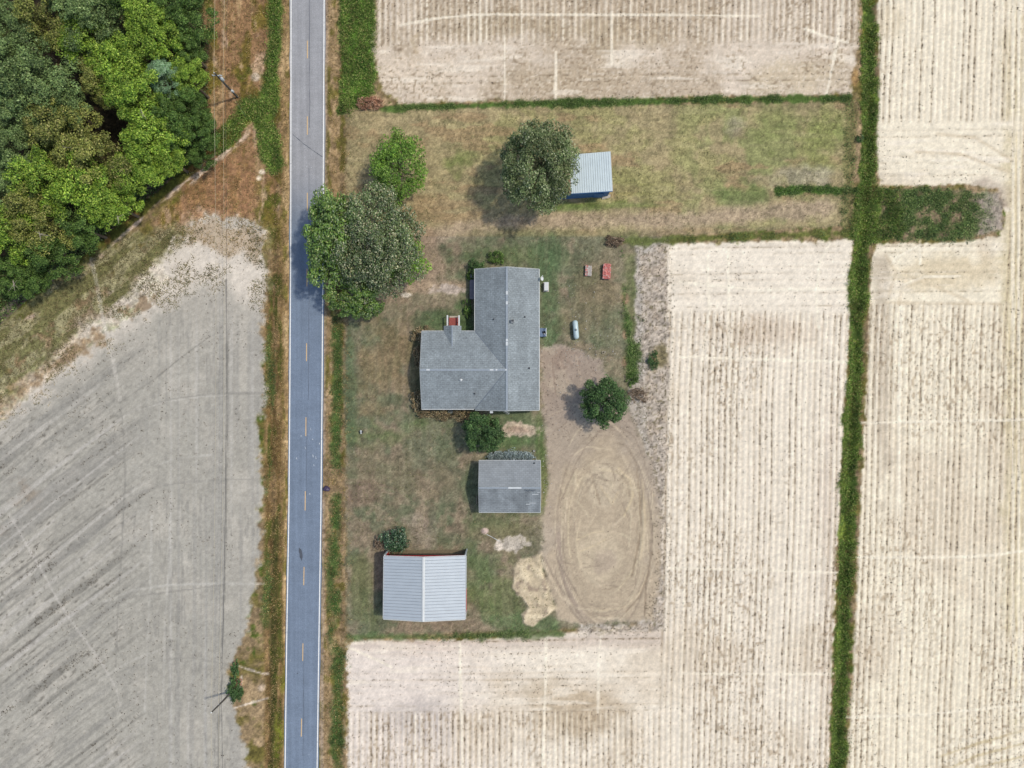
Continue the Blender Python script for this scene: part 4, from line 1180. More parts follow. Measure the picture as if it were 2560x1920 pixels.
yard_tree('magnolia_tree', 898, 752, 56, 3.8, 2.6, 'magnolia_low', 7, 'smaller magnolia at the foot of the big roadside trees', 7000, 18, 0.29, M_GLOSSY_LEAF, 0.33, stretch=(1.08, 0.85), trunk_r=0.16, branches=1)
yard_tree('magnolia_tree', 1012, 640, 52, 3.2, 2.2, 'lime', 17, 'low yellow green tree tucked under the house side of the big magnolia', 5000, 16, 0.27, None, 0.33, stretch=(1.0, 1.15), trunk_r=0.14)
yard_tree('shade_tree', 1512, 1003, 58, 3.8, 2.6, 'dark', 8, 'round dark green tree at the upper end of the dirt lot', 11000, 40, 0.26, clump_r=0.25, trunk_r=0.2, lop=0.03, droop=-0.6)
yard_tree('shade_tree', 1210, 1084, 46, 3.4, 2.4, 'dark', 9, 'dull dark green tree between the house and the grey shed', 7500, 30, 0.25, clump_r=0.27, trunk_r=0.15, droop=-0.6, lop=0.05)


def bush(name, px, py, rpx, h, kind, seed, label, n=900, nclump=14, leaf=0.2, mat=None, stretch=(1, 1), cat='shrub', group=None):
    zc = h * 0.45
    p = W(px, py, zc); R = rpx / PX
    gz = float(hz(p[0], p[1]))
    t = empty(name, (p[0], p[1], gz), label, cat, group)
    pal, w = PAL[kind]
    Vv, F, cc, cen = crown_mesh(R, h * 0.55, int(n * 1.3), nclump, seed, leaf * 0.85, pal, w, 0.36, -0.5, 0.1)
    mesh('foliage', Vv * np.array([stretch[0], stretch[1], 1]), F, mat or M_LEAF, t, col=cc, loc=(0, 0, zc))
    st = [tube([(0, 0, -0.1), c * np.array([stretch[0] * .4, stretch[1] * .4, 0]) + np.array([0, 0, zc])], [0.05, 0.02], 5) for c in cen[:5]]
    part(t, 'stem', join(*st), M_BARK)
    return t


HY = 'dried hydrangea shrubs along the house'
bush('hydrangea_shrub', 1050, 834, 18, 1.3, 'hydrangea', 21, 'dried hydrangea at the upper left corner of the house wing', 1100, 16, 0.22, group=HY)
bush('hydrangea_shrub', 1046, 892, 16, 1.2, 'hydrangea', 22, 'tall narrow hydrangea beside the wing\'s side awning', 1100, 16, 0.2, stretch=(0.8, 1.7), group=HY)
bush('hydrangea_shrub', 1046, 1000, 20, 1.3, 'hydrangea', 23, 'dried hydrangea left of the wing\'s lower corner', 1200, 16, 0.22, stretch=(0.8, 1.3), group=HY)
bush('hydrangea_shrub', 1064, 1033, 20, 1.2, 'hydrangea', 24, 'dried hydrangea wrapped round the wing\'s lower left corner', 1100, 16, 0.22, stretch=(1.3, 0.55), group=HY)
bush('hydrangea_shrub', 1107, 1038, 18, 1.2, 'hydrangea', 25, 'dried hydrangea along the lower wall, left of the coiled hose', 1100, 16, 0.22, stretch=(1.1, 0.7), group=HY)
bush('hydrangea_shrub', 1156, 1038, 24, 1.3, 'hydrangea', 26, 'dried hydrangea along the lower wall, right of the coiled hose', 1500, 18, 0.24, stretch=(1.0, 0.75), group=HY)
bush('round_shrub', 1241, 645, 17, 1.3, 'mid', 27, 'round clipped green shrub above the house roof', 1000, 12, 0.2)
bush('corner_shrub', 1188, 668, 19, 1.6, 'dark', 28, 'dark green shrub at the house\'s upper left corner', 1000, 14, 0.22)
bush('camellia_shrub', 985, 1352, 30, 2.0, 'camellia', 29, 'dark glossy shrub with white flecks above the white roofed barn', 2200, 20, 0.26, M_GLOSSY_LEAF)
bush('brush_shrub', 948, 1356, 15, 1.2, 'brush', 30, 'half bare grey shrub beside the white flecked one', 500, 12, 0.2, stretch=(0.8, 1.2))
for k, (px, py, r, sx, sy, lb) in enumerate(((1168, 770, 11, .9, 2.0, 'narrow green shrub in the corner between the porch and the house'), (1176, 690, 9, 1, 1, 'small dark shrub beside the grey side steps'))):
    bush('foundation_shrub', px, py, r, 0.9, 'mid', 60 + k, lb, 500, 10, 0.18, stretch=(sx, sy))
bush('roadside_bush', 588, 1726, 20, 1.6, 'dark', 33, 'dark green bush grown round the foot of the lower pole', 1500, 16, 0.22, stretch=(0.9, 1.25))
bush('roadside_bush', 590, 1672, 11, 1.0, 'dark', 34, 'small green bush just above the lower pole', 600, 10, 0.2, stretch=(0.8, 1.8))
bush('dead_bush', 598, 1706, 8, 0.9, 'orange', 35, 'rusty orange dead bush beside the lower pole', 350, 8, 0.2)
bush('brush_pile', 925, 256, 30, 1.1, 'orange', 36, 'heap of orange dead brush at the end of the green roadside ditch', 1500, 16, 0.26, M_DRY, (1.05, 0.55), 'brush pile')
bush('brush_pile', 1535, 604, 22, 0.8, 'brush', 37, 'brown dead brush at the corner of the back boundary', 900, 12, 0.24, M_DRY, (1.2, 0.6), 'brush pile')
bush('brush_pile', 1592, 988, 26, 0.9, 'brush', 38, 'brown dead brush beside the round tree of the dirt lot', 900, 14, 0.22, M_DRY, (1.1, 0.7), 'brush pile')
bush('weed_clump', 1632, 902, 16, 0.9, 'dark', 39, 'dark green weed clump on the pale strip beside the field', 700, 12, 0.2, stretch=(0.8, 1.3))
bush('weed_clump', 1580, 950, 15, 0.8, 'mid', 40, 'green weed clump above the round tree of the dirt lot', 600, 12, 0.2)
bush('weed_clump', 2150, 345, 9, 0.7, 'dark', 41, 'dark weed clump on the ditch bank beside the upper lawn', 300, 8, 0.2)
# silvery grass-like shrubs behind the grey shed: nine plumes
SILV = ['first', 'second', 'third', 'fourth', 'fifth', 'sixth', 'seventh', 'eighth', 'ninth']
for k in range(9):
    px = 1233 + k * 11.2; h = (1.2, 1.5, 1.3, 1.5, 2.0, 1.5, 1.6, 1.35, 1.3)[k]
    p = W(px, 1147, 0); gz = float(hz(p[0], p[1]))
    t = empty('silver_shrub', (p[0], p[1], gz), SILV[k] + ' silvery shrub from the house side in the row behind the grey shed', 'shrub', 'silvery shrubs behind the grey shed')
    n = 420
    ang = rng.normal(math.pi / 2, 0.55, n); el = rng.random(n) * 1.1 + 0.35; L = h * (0.4 + 0.6 * rng.random(n))
    d = np.stack([np.cos(ang) * np.cos(el), np.sin(ang) * np.cos(el), np.sin(el)], 1)
    P = d * L[:, None] + np.stack([rng.normal(0, .22, n), rng.normal(-.1, .15, n), np.zeros(n)], 1)
    Nn = np.cross(d, rng.normal(size=(n, 3))); Nn[:, 2] = np.abs(Nn[:, 2]) + 0.4; Nn /= np.linalg.norm(Nn, axis=1)[:, None]
    Vv, F = leaves(P, Nn, 0.2 + 0.2 * rng.random(n), 0.4)
    mesh('foliage', Vv, F, M_LEAF, t, col=leaf_cols(n, *PAL['silverbush']))
    part(t, 'stem', join(*[tube([(0, 0, -.05), d[j] * L[j] * 0.8], [0.02, 0.008], 4) for j in range(8)]), M_BARK)

# ------------------------------------------------------------------ ground cover (uncountable)
def scatter_leaves(name, xy, hgt, size, pal, w, label, cat, per=8, spread=0.25, mat=None, asp=0.5, up=0.8, clump=True):
    xy = np.asarray(xy, float); m = len(xy)
    if m == 0: return
    h = np.broadcast_to(np.asarray(hgt, float), (m,))
    idx = np.repeat(np.arange(m), per); n = len(idx)
    off = rng.normal(0, spread, (n, 2))
    x = xy[idx, 0] + off[:, 0]; y = xy[idx, 1] + off[:, 1]
    f = np.exp(-(off ** 2).sum(1) / (2 * (spread * 1.2) ** 2))
    z = hz(x, y) + 0.02 + h[idx] * f * rng.random(n) ** 0.6
    Nn = rng.normal(0, 0.55, (n, 3)) + np.array([0, 0, up]); Nn[:, :2] += off / (spread + 1e-6) * 0.35
    Nn /= np.linalg.norm(Nn, axis=1)[:, None]
    Vv, F = leaves(np.stack([x, y, z], 1), Nn, size * (0.6 + 0.8 * rng.random(n)), asp)
    cb = ((0.7 + 0.5 * rng.random(m)) * (0.5 + 1.35 * fbm(xy[:, 0] / 1.6, xy[:, 1] / 1.6, 301, 3)))[idx]
    o = mesh(name, Vv, F, mat or M_LEAF, col=leaf_cols(n, pal, w, cb))
    return tag(o, label, cat, None, 'stuff')


def pick(mask, n):
    """n random points on the survey where mask is likely"""
    pr = np.clip(mask, 0, 1)
    j = rng.integers(0, NY, n * 8); i = rng.integers(0, NX, n * 8)
    k = rng.random(n * 8) < pr[j, i]
    j, i = j[k], i[k]
    return np.stack([gx[i] + (rng.random(len(i)) - .5) * STEP, gy[j] + (rng.random(len(i)) - .5) * STEP], 1)


infr = ((U > -60) & (U < 2620) & (V > -60) & (V < 1980)).astype(np.float32)
GW = ([(124, 148, 66), (100, 126, 52), (76, 100, 42), (158, 160, 92), (150, 130, 86)], (4, 4, 3, 2, 0.8))
GD = ([(100, 122, 62), (82, 104, 52), (64, 84, 44), (134, 142, 88)], (4, 4, 3, 1.6))
GB = ([(150, 126, 84), (128, 106, 66), (176, 152, 108), (104, 104, 52)], (4, 4, 3, 3))
scatter_leaves('ditch_weeds', pick(np.maximum(ed, jn) * infr * sstep(.30, .52, nB * .6 + nC * .4), 60000)[:4200], 0.6, 0.24, *GW, 'green weeds filling the long field ditch', 'weeds', 12, 0.28, asp=0.3, up=0.55)
scatter_leaves('roadside_weeds', pick(gr * infr, 60000)[:1500], 0.55, 0.24, *GW, 'bright green weeds in the roadside ditch beside the top field', 'weeds', 12, 0.26, asp=0.3, up=0.55)
scatter_leaves('roadside_grass', pick(g1 * infr, 60000)[:1500], 0.55, 0.3, *GW, 'long green grass in the ditch by the power pole', 'grass', 8, 0.3, asp=0.25)
scatter_leaves('boundary_weeds', np.concatenate([pick(nb * infr * sstep(.38, .55, nB), 60000)[:1000], pick(sb * infr * sstep(.4, .58, nB), 60000)[:650], pick(wb * infr, 60000)[:900], pick(pb * infr * sstep(.42, .56, nB), 50000)[:260]]), 0.4, 0.2, *GD, 'green weeds along the yard boundaries', 'weeds', 8, 0.24, asp=0.35, up=0.6)
scatter_leaves('rough_weeds', np.concatenate([pick(weed_e * infr * sstep(.32, .54, nB * .3 + nC * .7) * sstep(2500, 2400, U), 60000)[:1700], pick(vb * infr, 60000)[:500], pick(rb * infr, 50000)[:180]]), 0.35, 0.2, *GD, 'patchy green weeds on rough ground beside the ditch', 'weeds', 7, 0.28)
scatter_leaves('verge_grass', np.concatenate([pick(np.maximum(g3, g4) * infr, 60000)[:1000], pick(g2 * infr, 60000)[:300]]), 0.35, 0.22, *GD, 'green grass in the ditches along the road', 'grass', 7, 0.22, asp=0.3)
scatter_leaves('dry_grass', np.concatenate([pick(np.clip(ver + mid + cl * .8 + rv * .7, 0, 1) * infr * (1 - g1) * (rd > 6), 30000)[:7000]]), 0.18, 0.2, *GB, 'dry tan grass on the road verges', 'grass', 6, 0.2, M_DRY, 0.3)
scatter_leaves('wood_undergrowth', pick(sstep(60, -10, np.abs(WSD + 22)) * wd * infr, 30000)[:1600], 0.9, 0.32, *GD, 'dark green undergrowth along the edge of the wood', 'undergrowth', 9, 0.4)
# tufts on the white sand and grassy end of the west field
scatter_leaves('sand_tufts', np.concatenate([pick(sand * infr * sstep(.48, .62, fbm(X / 3, Y / 3, 141)), 40000)[:1500], pick(grassy * infr, 40000)[:2200]]), 0.12, 0.2, [(108, 104, 70), (88, 84, 56), (132, 116, 84), (84, 92, 50)], (4, 4, 3, 2), 'dull weed tufts on the white sand of the west field', 'weeds', 6, 0.2, M_DRY, 0.4)
scatter_leaves('lawn_tufts', pick(yard * infr * (1 - lot) * sstep(.30, .62, nB), 40000)[:9000], 0.07, 0.16, [(112, 112, 74), (96, 100, 64), (140, 126, 96), (88, 96, 58)], (4, 4, 3, 2), 'coarse grass tufts on the lawn', 'grass', 4, 0.16, M_DRY, 0.35)
# crop residue: along the rows, on the grey field and on the weedy strip
ST = ([(108, 96, 80), (88, 79, 66), (136, 120, 98), (70, 64, 54)], (4, 4, 2.5, 1.6))
def residue(name, fmask, n, label):
    um = upright * fmask * infr * np.exp(-((rr_ - 0.5) / 0.10) ** 2) * sstep(0.30, 0.66, dot) * sstep(0.05, 0.8, row_r * 0.8 + (lowf - 0.35)) 
    hm = head * soft_h * fmask * infr * np.exp(-((hr - 0.5) / 0.12) ** 2) * h_r * sstep(.3, .6, fbm(X / 7, Y / 1.2, 190, 2)) * 0.4
    extra = fmask * infr * (sstep(.5, .7, lowf) * 0.05 + 0.006)
    p = pick(np.clip(um + hm + extra, 0, 1), n * 5)
    scatter_leaves(name, p[:n], 0.06, 0.13, *ST, label, 'crop residue', 4, 0.06, M_DRY, 0.6)
residue('north_residue', fN, 6000, 'dark crop stubble on the top field')
residue('south_residue', fS, 12000, 'dark crop stubble in rows on the field around the yard')
residue('east_residue', np.maximum(fE, fG), 10500, 'dark crop stubble in rows on the fields beyond the ditch')
scatter_leaves('grey_field_residue', np.concatenate([pick(diag * infr * sstep(.62, .86, r1) * sstep(.45, .6, fbm(X / 5, Y / 5, 142)), 40000)[:2400], pick(wf * infr * sstep(.40, .62, fbm(X / 7, Y / 7, 143)), 20000)[:1200]]), 0.06, 0.16, [(96, 91, 82), (78, 74, 66), (118, 112, 101)], (3, 3, 2), 'dark clods and stubble on the grey field', 'crop residue', 3, 0.09, M_DRY, 0.6)
scatter_leaves('strip_residue', pick(weedy * infr, 60000)[:1300], 0.07, 0.16, [(112, 106, 84), (92, 88, 68), (136, 126, 104)], (3, 3, 2), 'weed stubble on the pale strip beside the dirt lot', 'crop residue', 3, 0.09, M_DRY, 0.6)
scatter_leaves('lot_debris', pick(lot * infr * (V < 1100) + lot * infr * 0.06, 60000)[:380], 0.05, 0.13, [(112, 98, 84), (92, 82, 70)], (3, 3), 'dark twigs and clods strewn on the dirt lot', 'debris', 3, 0.08, M_DRY, 0.6)

# pale gravel crumbs behind the house
def stones(name, pts, s0, s1, cols, label):
    pts = np.asarray(pts); n = len(pts)
    base = np.array([(1, 0, 0), (-1, 0, 0), (0, 1, 0), (0, -1, 0), (0, 0, 1), (0, 0, -1)], float)
    fa = np.array([(0, 2, 4), (2, 1, 4), (1, 3, 4), (3, 0, 4), (2, 0, 5), (1, 2, 5), (3, 1, 5), (0, 3, 5)])
    s = s0 + (s1 - s0) * rng.random(n) ** 2
    Vv = base[None] * s[:, None, None] * (0.7 + 0.6 * rng.random((n, 6, 1))) * np.array([1, 1, .7])
    th_ = rng.random(n) * 6.28; ca, sa = np.cos(th_)[:, None], np.sin(th_)[:, None]
    x = Vv[..., 0] * ca - Vv[..., 1] * sa; y = Vv[..., 0] * sa + Vv[..., 1] * ca
    Vv = np.stack([x + pts[:, :1], y + pts[:, 1:2], Vv[..., 2] + hz(pts[:, 0], pts[:, 1])[:, None] + s[:, None] * .3], -1).reshape(-1, 3)
    F = (np.arange(n)[:, None, None] * 6 + fa[None]).reshape(-1, 3)
    k = rng.integers(0, len(cols), n)
    c = np.repeat(lin(np.array(cols, float)[k]) / KLIGHT, 6, 0)
    return tag(mesh(name, Vv, F, M_DRY, col=c), label, 'gravel', None, 'stuff')


gp = np.concatenate([np.stack([rng.normal(1455, 45, 150), rng.normal(830, 60, 150)], 1), np.stack([rng.normal(1440, 50, 130), rng.normal(882, 14, 130)], 1), np.stack([rng.normal(1366, 6, 90), rng.uniform(1060, 1270, 90)], 1), np.stack([rng.uniform(1360, 1560, 160), rng.uniform(880, 1080, 160)], 1)])
stones('gravel', np.stack([(gp[:, 0] - 1280) / PX, (960 - gp[:, 1]) / PX], 1), 0.03, 0.11, [(222, 214, 200), (196, 186, 172), (170, 158, 146)], 'pale gravel crumbs behind the house and along the dirt lot')
gp = np.stack([rng.uniform(1360, 1640, 240), rng.uniform(1100, 1550, 240)], 1)
stones('dirt_clods', np.stack([(gp[:, 0] - 1280) / PX, (960 - gp[:, 1]) / PX], 1), 0.02, 0.07, [(132, 118, 104), (112, 100, 90), (206, 192, 172)], 'small clods and stones on the dirt lot')
# ------------------------------------------------------------------ building materials
def mat_shingle(name, rgb, dark=0.24, streak=0.09):
    m, nt, b = new_mat(name)
    tc = N(nt, 'ShaderNodeTexCoord')
    def nz(scale, det, st=None):
        n = N(nt, 'ShaderNodeTexNoise'); n.inputs['Scale'].default_value = scale; n.inputs['Detail'].default_value = det
        if st:
            mp = N(nt, 'ShaderNodeMapping'); mp.inputs['Scale'].default_value = st
            nt.links.new(tc.outputs['Object'], mp.inputs[0]); nt.links.new(mp.outputs[0], n.inputs['Vector'])
        else: nt.links.new(tc.outputs['Object'], n.inputs['Vector'])
        return n.outputs[0]
    br = N(nt, 'ShaderNodeTexBrick'); br.inputs['Scale'].default_value = 1.0
    br.inputs['Brick Width'].default_value = 0.62; br.inputs['Row Height'].default_value = 0.30; br.inputs['Mortar Size'].default_value = 0.02
    br.inputs['Color1'].default_value = (0.90, 0.90, 0.90, 1); br.inputs['Color2'].default_value = (1.10, 1.10, 1.10, 1); br.inputs['Mortar'].default_value = (0.62, 0.62, 0.62, 1)
    nt.links.new(tc.outputs['Object'], br.inputs['Vector'])
    v = None
    for o, lo, hi in ((nz(4.2, 4), 1 - dark, 1 + dark * .7), (nz(0.5, 4), 1 - streak, 1 + streak), (nz(1.2, 3, (1, .12, 1)), 1 - streak * .6, 1 + streak * .6)):
        r = N(nt, 'ShaderNodeMapRange'); r.inputs['From Min'].default_value = .3; r.inputs['From Max'].default_value = .7; r.inputs['To Min'].default_value = lo; r.inputs['To Max'].default_value = hi
        nt.links.new(o, r.inputs[0])
        if v is None: v = r.outputs[0]
        else:
            mm = N(nt, 'ShaderNodeMath', operation='MULTIPLY'); nt.links.new(v, mm.inputs[0]); nt.links.new(r.outputs[0], mm.inputs[1]); v = mm.outputs[0]
    mx = N(nt, 'ShaderNodeMix', data_type='RGBA', blend_type='MULTIPLY'); mx.inputs[0].default_value = 0.8; mx.inputs[6].default_value = rgb
    nt.links.new(br.outputs[0], mx.inputs[7])
    sc_ = N(nt, 'ShaderNodeVectorMath', operation='SCALE'); nt.links.new(mx.outputs[2], sc_.inputs[0]); nt.links.new(v, sc_.inputs['Scale'])
    nt.links.new(sc_.outputs[0], b.inputs['Base Color'])
    b.inputs['Roughness'].default_value = 0.85; b.inputs['Specular IOR Level'].default_value = 0.25
    bp = N(nt, 'ShaderNodeBump'); bp.inputs['Strength'].default_value = .5; bp.inputs['Distance'].default_value = .02
    nt.links.new(br.outputs[0], bp.inputs['Height']); nt.links.new(bp.outputs[0], b.inputs['Normal'])
    return m


M_SHINGLE = mat_shingle('grey_shingles', alb(145, 154, 161), 0.24, 0.13)
M_SHINGLE2 = mat_shingle('worn_grey_shingles', alb(138, 145, 152), 0.14, 0.22)
M_RIDGE = mat_plain('ridge_cap', alb(150, 160, 172), 0.8, var=0.12, scale=4)
M_TRIM = mat_plain('white_trim', alb(214, 218, 222), 0.5, var=0.06, scale=2)
M_SIDING = mat_plain('pale_siding', alb(206, 206, 204), 0.6, var=0.08, scale=1.5)
M_GLASS = mat_plain('window_glass', alb(60, 72, 86), 0.1, var=0.05, spec=0.6)
M_DARKMETAL = mat_plain('dark_metal', alb(70, 74, 80), 0.5, metal=0.3, var=0.15)
M_GREYMETAL = mat_plain('grey_metal', alb(150, 156, 162), 0.45, metal=0.2, var=0.12)
M_WHITEMETAL = mat_plain('white_metal', alb(206, 212, 218), 0.4, var=0.08, scale=2, dirt=(alb(160, 164, 166), 0.56, 0.5))
M_BARNROOF = mat_plain('barn_roof_metal', alb(190, 199, 210), 0.5, metal=0.1, var=0.04, scale=0.8, spec=0.5)
M_SHEDROOF = mat_plain('shed_roof_metal', alb(200, 214, 222), 0.45, metal=0.15, var=0.06, scale=0.8, spec=0.45)
M_RUST = mat_plain('rusty_roof_metal', alb(176, 152, 130), 0.8, var=0.2, scale=2, dirt=(alb(146, 104, 76), 0.45, 0.9))
M_RED = mat_plain('red_siding', alb(214, 52, 66), 0.6, var=0.12, scale=2)
M_BLUE = mat_plain('blue_siding', alb(70, 112, 164), 0.6, var=0.12, scale=2)
M_BRICKRED = mat_plain('brick_red_deck', alb(156, 84, 78), 0.8, var=0.15, scale=5)
M_DECK = mat_plain('grey_blue_deck', alb(112, 132, 164), 0.7, var=0.12, scale=4)
M_CONC = mat_plain('concrete', alb(186, 178, 166), 0.9, var=0.12, scale=3)
M_WOOD = mat_plain('weathered_wood', alb(150, 138, 122), 0.85, var=0.2, scale=4)
M_POLE = mat_plain('pole_wood', alb(92, 88, 84), 0.9, var=0.25, scale=5)

# ------------------------------------------------------------------ house
hx0, hy0 = -4.0, 5.0
house = empty('house', (hx0, hy0, 0), 'grey shingled L-shaped farmhouse with a small gabled entrance roof', 'house')
O = np.array([hx0, hy0, 0.0])
xe, xw, xr_, yn, ys = 4.27, -5.85, -0.80, 18.15, -4.12
xL, yt, yb, yr = -14.25, 8.35, -3.95, 2.2
ze, zr = 2.75, 4.95
ap = (xr_, yr, zr)
def hp(*pts): return np.array(pts, float) - O
SLOPES = [[(xr_, ys, zr), (xe, ys, ze), (xe, yn, ze), (xr_, yn, zr)],
          [ap, (xr_, yn, zr), (xw, yn, ze), (xw, yt, ze)],
          [ap, (xw, yb, ze), (xw + .01, ys, ze), (xr_, ys, zr)],
          [(xL, yr, zr), ap, (xw, yt, ze), (xL, yt, ze)],
          [(xL, yb, ze), (xw, yb, ze), ap, (xL, yr, zr)]]
for s in SLOPES: part(house, 'roof_slope', slab(hp(*s), 0.14), M_SHINGLE)
px0, px1, pxc, pyf, pzr = -10.78, -8.0, -9.39, 9.2, 3.6
part(house, 'porch_roof_slope', slab(hp((px0, pyf, ze + .06), (px0, yt - .1, ze + .06), (pxc, 5.95, pzr + .04), (pxc, pyf, pzr + .04)), 0.1), M_SHINGLE)
part(house, 'porch_roof_slope', slab(hp((pxc, pyf, pzr + .04), (pxc, 5.95, pzr + .04), (px1, yt - .1, ze + .06), (px1, pyf, ze + .06)), 0.1), M_SHINGLE)
part(house, 'ridge_cap', slab(hp((pxc - .1, pyf, pzr + .055), (pxc - .1, 5.9, pzr + .055), (pxc + .1, 5.9, pzr + .055), (pxc + .1, pyf, pzr + .055)), 0.03), M_RIDGE)
part(house, 'ridge_cap', slab(hp((xr_ - .17, ys, zr + .02), (xr_ + .17, ys, zr + .02), (xr_ + .17, yn, zr + .02), (xr_ - .17, yn, zr + .02)), 0.04), M_RIDGE)
part(house, 'ridge_cap', slab(hp((xL, yr - .17, zr + .015), (xr_ - .18, yr - .17, zr + .015), (xr_ - .18, yr + .17, zr + .015), (xL, yr + .17, zr + .015)), 0.04), M_RIDGE)
M_VALLEY = mat_plain('valley_flashing', alb(112, 122, 134), 0.7, var=0.15)
for a, b in (((xw, yt), ap), ((xw, yb), ap)):
    d = np.array([b[0] - a[0], b[1] - a[1]]); d /= np.linalg.norm(d); nn = np.array([-d[1], d[0]]) * 0.09
    part(house, 'valley_flashing', slab(hp((a[0] + nn[0], a[1] + nn[1], ze + .02), (a[0] - nn[0], a[1] - nn[1], ze + .02), (b[0] - nn[0], b[1] - nn[1], zr + .012), (b[0] + nn[0], b[1] + nn[1], zr + .012))[::-1] if a[1] > 5 else hp((a[0] + nn[0], a[1] + nn[1], ze + .02), (a[0] - nn[0], a[1] - nn[1], ze + .02), (b[0] - nn[0], b[1] - nn[1], zr + .012), (b[0] + nn[0], b[1] + nn[1], zr + .012)), 0.02), M_VALLEY)
for v0, l in ((732, 8), (757, 7), (850, 5), (859, 9)):
    c = W(1267, v0, zr); part(house, 'ridge_patch', box_vf((xr_ - hx0, c[1] - hy0, zr + .03), (.34, l / PX, .03)), M_WHITEMETAL)
for u0, l in ((1229, 9), (1241, 4), (1265, 3), (1070, 8)):
    c = W(u0, 926, zr); part(house, 'ridge_patch', box_vf((c[0] - hx0, yr - hy0, zr + .025), (l / PX, .24, .03)), M_WHITEMETAL)
# walls: one L-shaped shell and the gable triangles
wi = 0.45
foot = [(xL + wi, yb + wi), (xe - wi, yb + wi - .16), (xe - wi, yn - wi), (xw + wi, yn - wi), (xw + wi, yt - wi), (xL + wi, yt - wi)]
Wl = [(x - hx0, y - hy0, z) for z in (-0.1, 2.66) for x, y in foot]
part(house, 'wall', (np.array(Wl), [(i, (i + 1) % 6, 6 + (i + 1) % 6, 6 + i) for i in range(6)]), M_SIDING)
def gable(pts): return np.array([np.array(p) - O for p in pts]), [tuple(range(len(pts)))]
part(house, 'gable', gable([(xe - wi, yn - wi, 2.66), (xw + wi, yn - wi, 2.66), (xr_, yn - wi, 4.66)]), M_SIDING)
part(house, 'gable', gable([(xw + wi, yb + wi - .16, 2.66), (xe - wi, yb + wi - .16, 2.66), (xr_, yb + wi - .16, 4.66)]), M_SIDING)
part(house, 'gable', gable([(xL + wi, yt - wi, 2.66), (xL + wi, yb + wi, 2.66), (xL + wi, yr, 4.66)]), M_SIDING)
def window(cx, cy, along_x, w=1.0, h=1.2, z=1.5):
    s = (w, .06, h) if along_x else (.06, w, h)
    f = part(house, 'window', box_vf((cx - hx0, cy - hy0, z), s), M_TRIM)
    s2 = (w - .14, .08, h - .14) if along_x else (.08, w - .14, h - .14)
    part(f, 'pane', box_vf((cx - hx0, cy - hy0, z), s2), M_GLASS)
for y in (-1.0, 5.0, 9.5, 13.0, 16.0): window(xe - wi, y, False)
for y in (11.0, 15.5): window(xw + wi, y, False)
for y in (0.2, 4.8): window(xL + wi, y, False)
for x in (-13, -7.2): window(x, yt - wi, True)
for x in (-12.5, -9.0, -3.0, 1.5): window(x, yb + wi, True)
for x in (-3.6, 1.2): window(x, yn - wi, True)
d_ = part(house, 'door', box_vf((pxc - hx0, yt - wi - hy0 + .03, 1.55), (.95, .07, 2.0)), M_WHITEMETAL)
part(d_, 'handle', box_vf((pxc - hx0 + .38, yt - wi - hy0 + .09, 1.5), (.05, .06, .14)), M_DARKMETAL)
d_ = part(house, 'door', box_vf((xe - wi - hx0 + .03, 8.1 - hy0, 1.6), (.07, .95, 2.0)), M_WHITEMETAL)
part(d_, 'handle', box_vf((xe - wi - hx0 + .09, 8.4 - hy0, 1.55), (.06, .05, .14)), M_DARKMETAL)
# gutters and barge boards
for c, s in ((((xe + .06), (yn + ys) / 2), (.10, yn - ys + .04)), (((xw - .06), (yn + yt) / 2 + .1), (.08, yn - yt - .1)), (((xL + xw) / 2 - .1, yb - .06), (xw - xL - .1, .10)), (((xL + px0) / 2, yt + .05), (px0 - xL, .07)), (((px1 + xw) / 2, yt + .05), (xw - px1 - .05, .07))):
    part(house, 'gutter', box_vf((c[0] - hx0, c[1] - hy0, ze - .06), (s[0], s[1], .10)), M_TRIM)
def barge(a, b, t=.05):
    part(house, 'barge_board', tube([np.array(a) - O, np.array(b) - O], t, 4), M_TRIM)
barge((xL - .04, yb, ze - .06), (xL - .04, yr, zr - .06)); barge((xL - .04, yr, zr - .06), (xL - .04, yt, ze - .06))
barge((xw, yn + .04, ze - .06), (xr_, yn + .04, zr - .06)); barge((xr_, yn + .04, zr - .06), (xe, yn + .04, ze - .06))
barge((xw, ys - .04, ze - .06), (xr_, ys - .04, zr - .06)); barge((xr_, ys - .04, zr - .06), (xe, ys - .04, ze - .06))
# roof furniture
def roof_z(x, y):
    e = zr - (x - xr_) * (zr - ze) / (xe - xr_) if x > xr_ else zr - (xr_ - x) * (zr - ze) / (xr_ - xw)
    l = zr - abs(y - yr) * (zr - ze) / (yt - yr)
    return e if x > xw and not (x < xr_ and yb < y < yt and l > e) else l
def vent(u, v, r, h, m):
    c = W(u, v, 4.0); z = roof_z(c[0], c[1])
    base = join(lathe([(r * 1.9, -.04), (r * 1.9, .03), (r * 1.05, .06)], 10), lathe([(r, 0), (r, h), (r * .8, h + .02)], 10))
    return part(house, 'vent_pipe', (base[0] + np.array([c[0] - hx0, c[1] - hy0, z]), base[1]), m)
vent(1234, 798, .07, .3, M_DARKMETAL); vent(1312, 792, .08, .35, M_DARKMETAL); vent(1323, 920, .09, .4, M_DARKMETAL); vent(1186, 984, .08, .35, M_DARKMETAL); vent(1153, 949.5, .12, .25, M_TRIM)
c = W(1281, 803, 4.9); z = roof_z(c[0], c[1])
ch = part(house, 'chimney', bev_box((c[0] - hx0, c[1] - hy0, z + .2), (.55, .5, .9), .02), M_GREYMETAL)
part(ch, 'chimney_cap', box_vf((c[0] - hx0 + .04, c[1] - hy0 + .06, z + .72), (.34, .28, .10)), M_DARKMETAL)
ch = part(house, 'flue_box', bev_box((W(1228.5, 1024, 3.4)[0] - hx0, ys - .16 - hy0, 1.9), (.46, .62, 3.4), .02), M_WHITEMETAL)
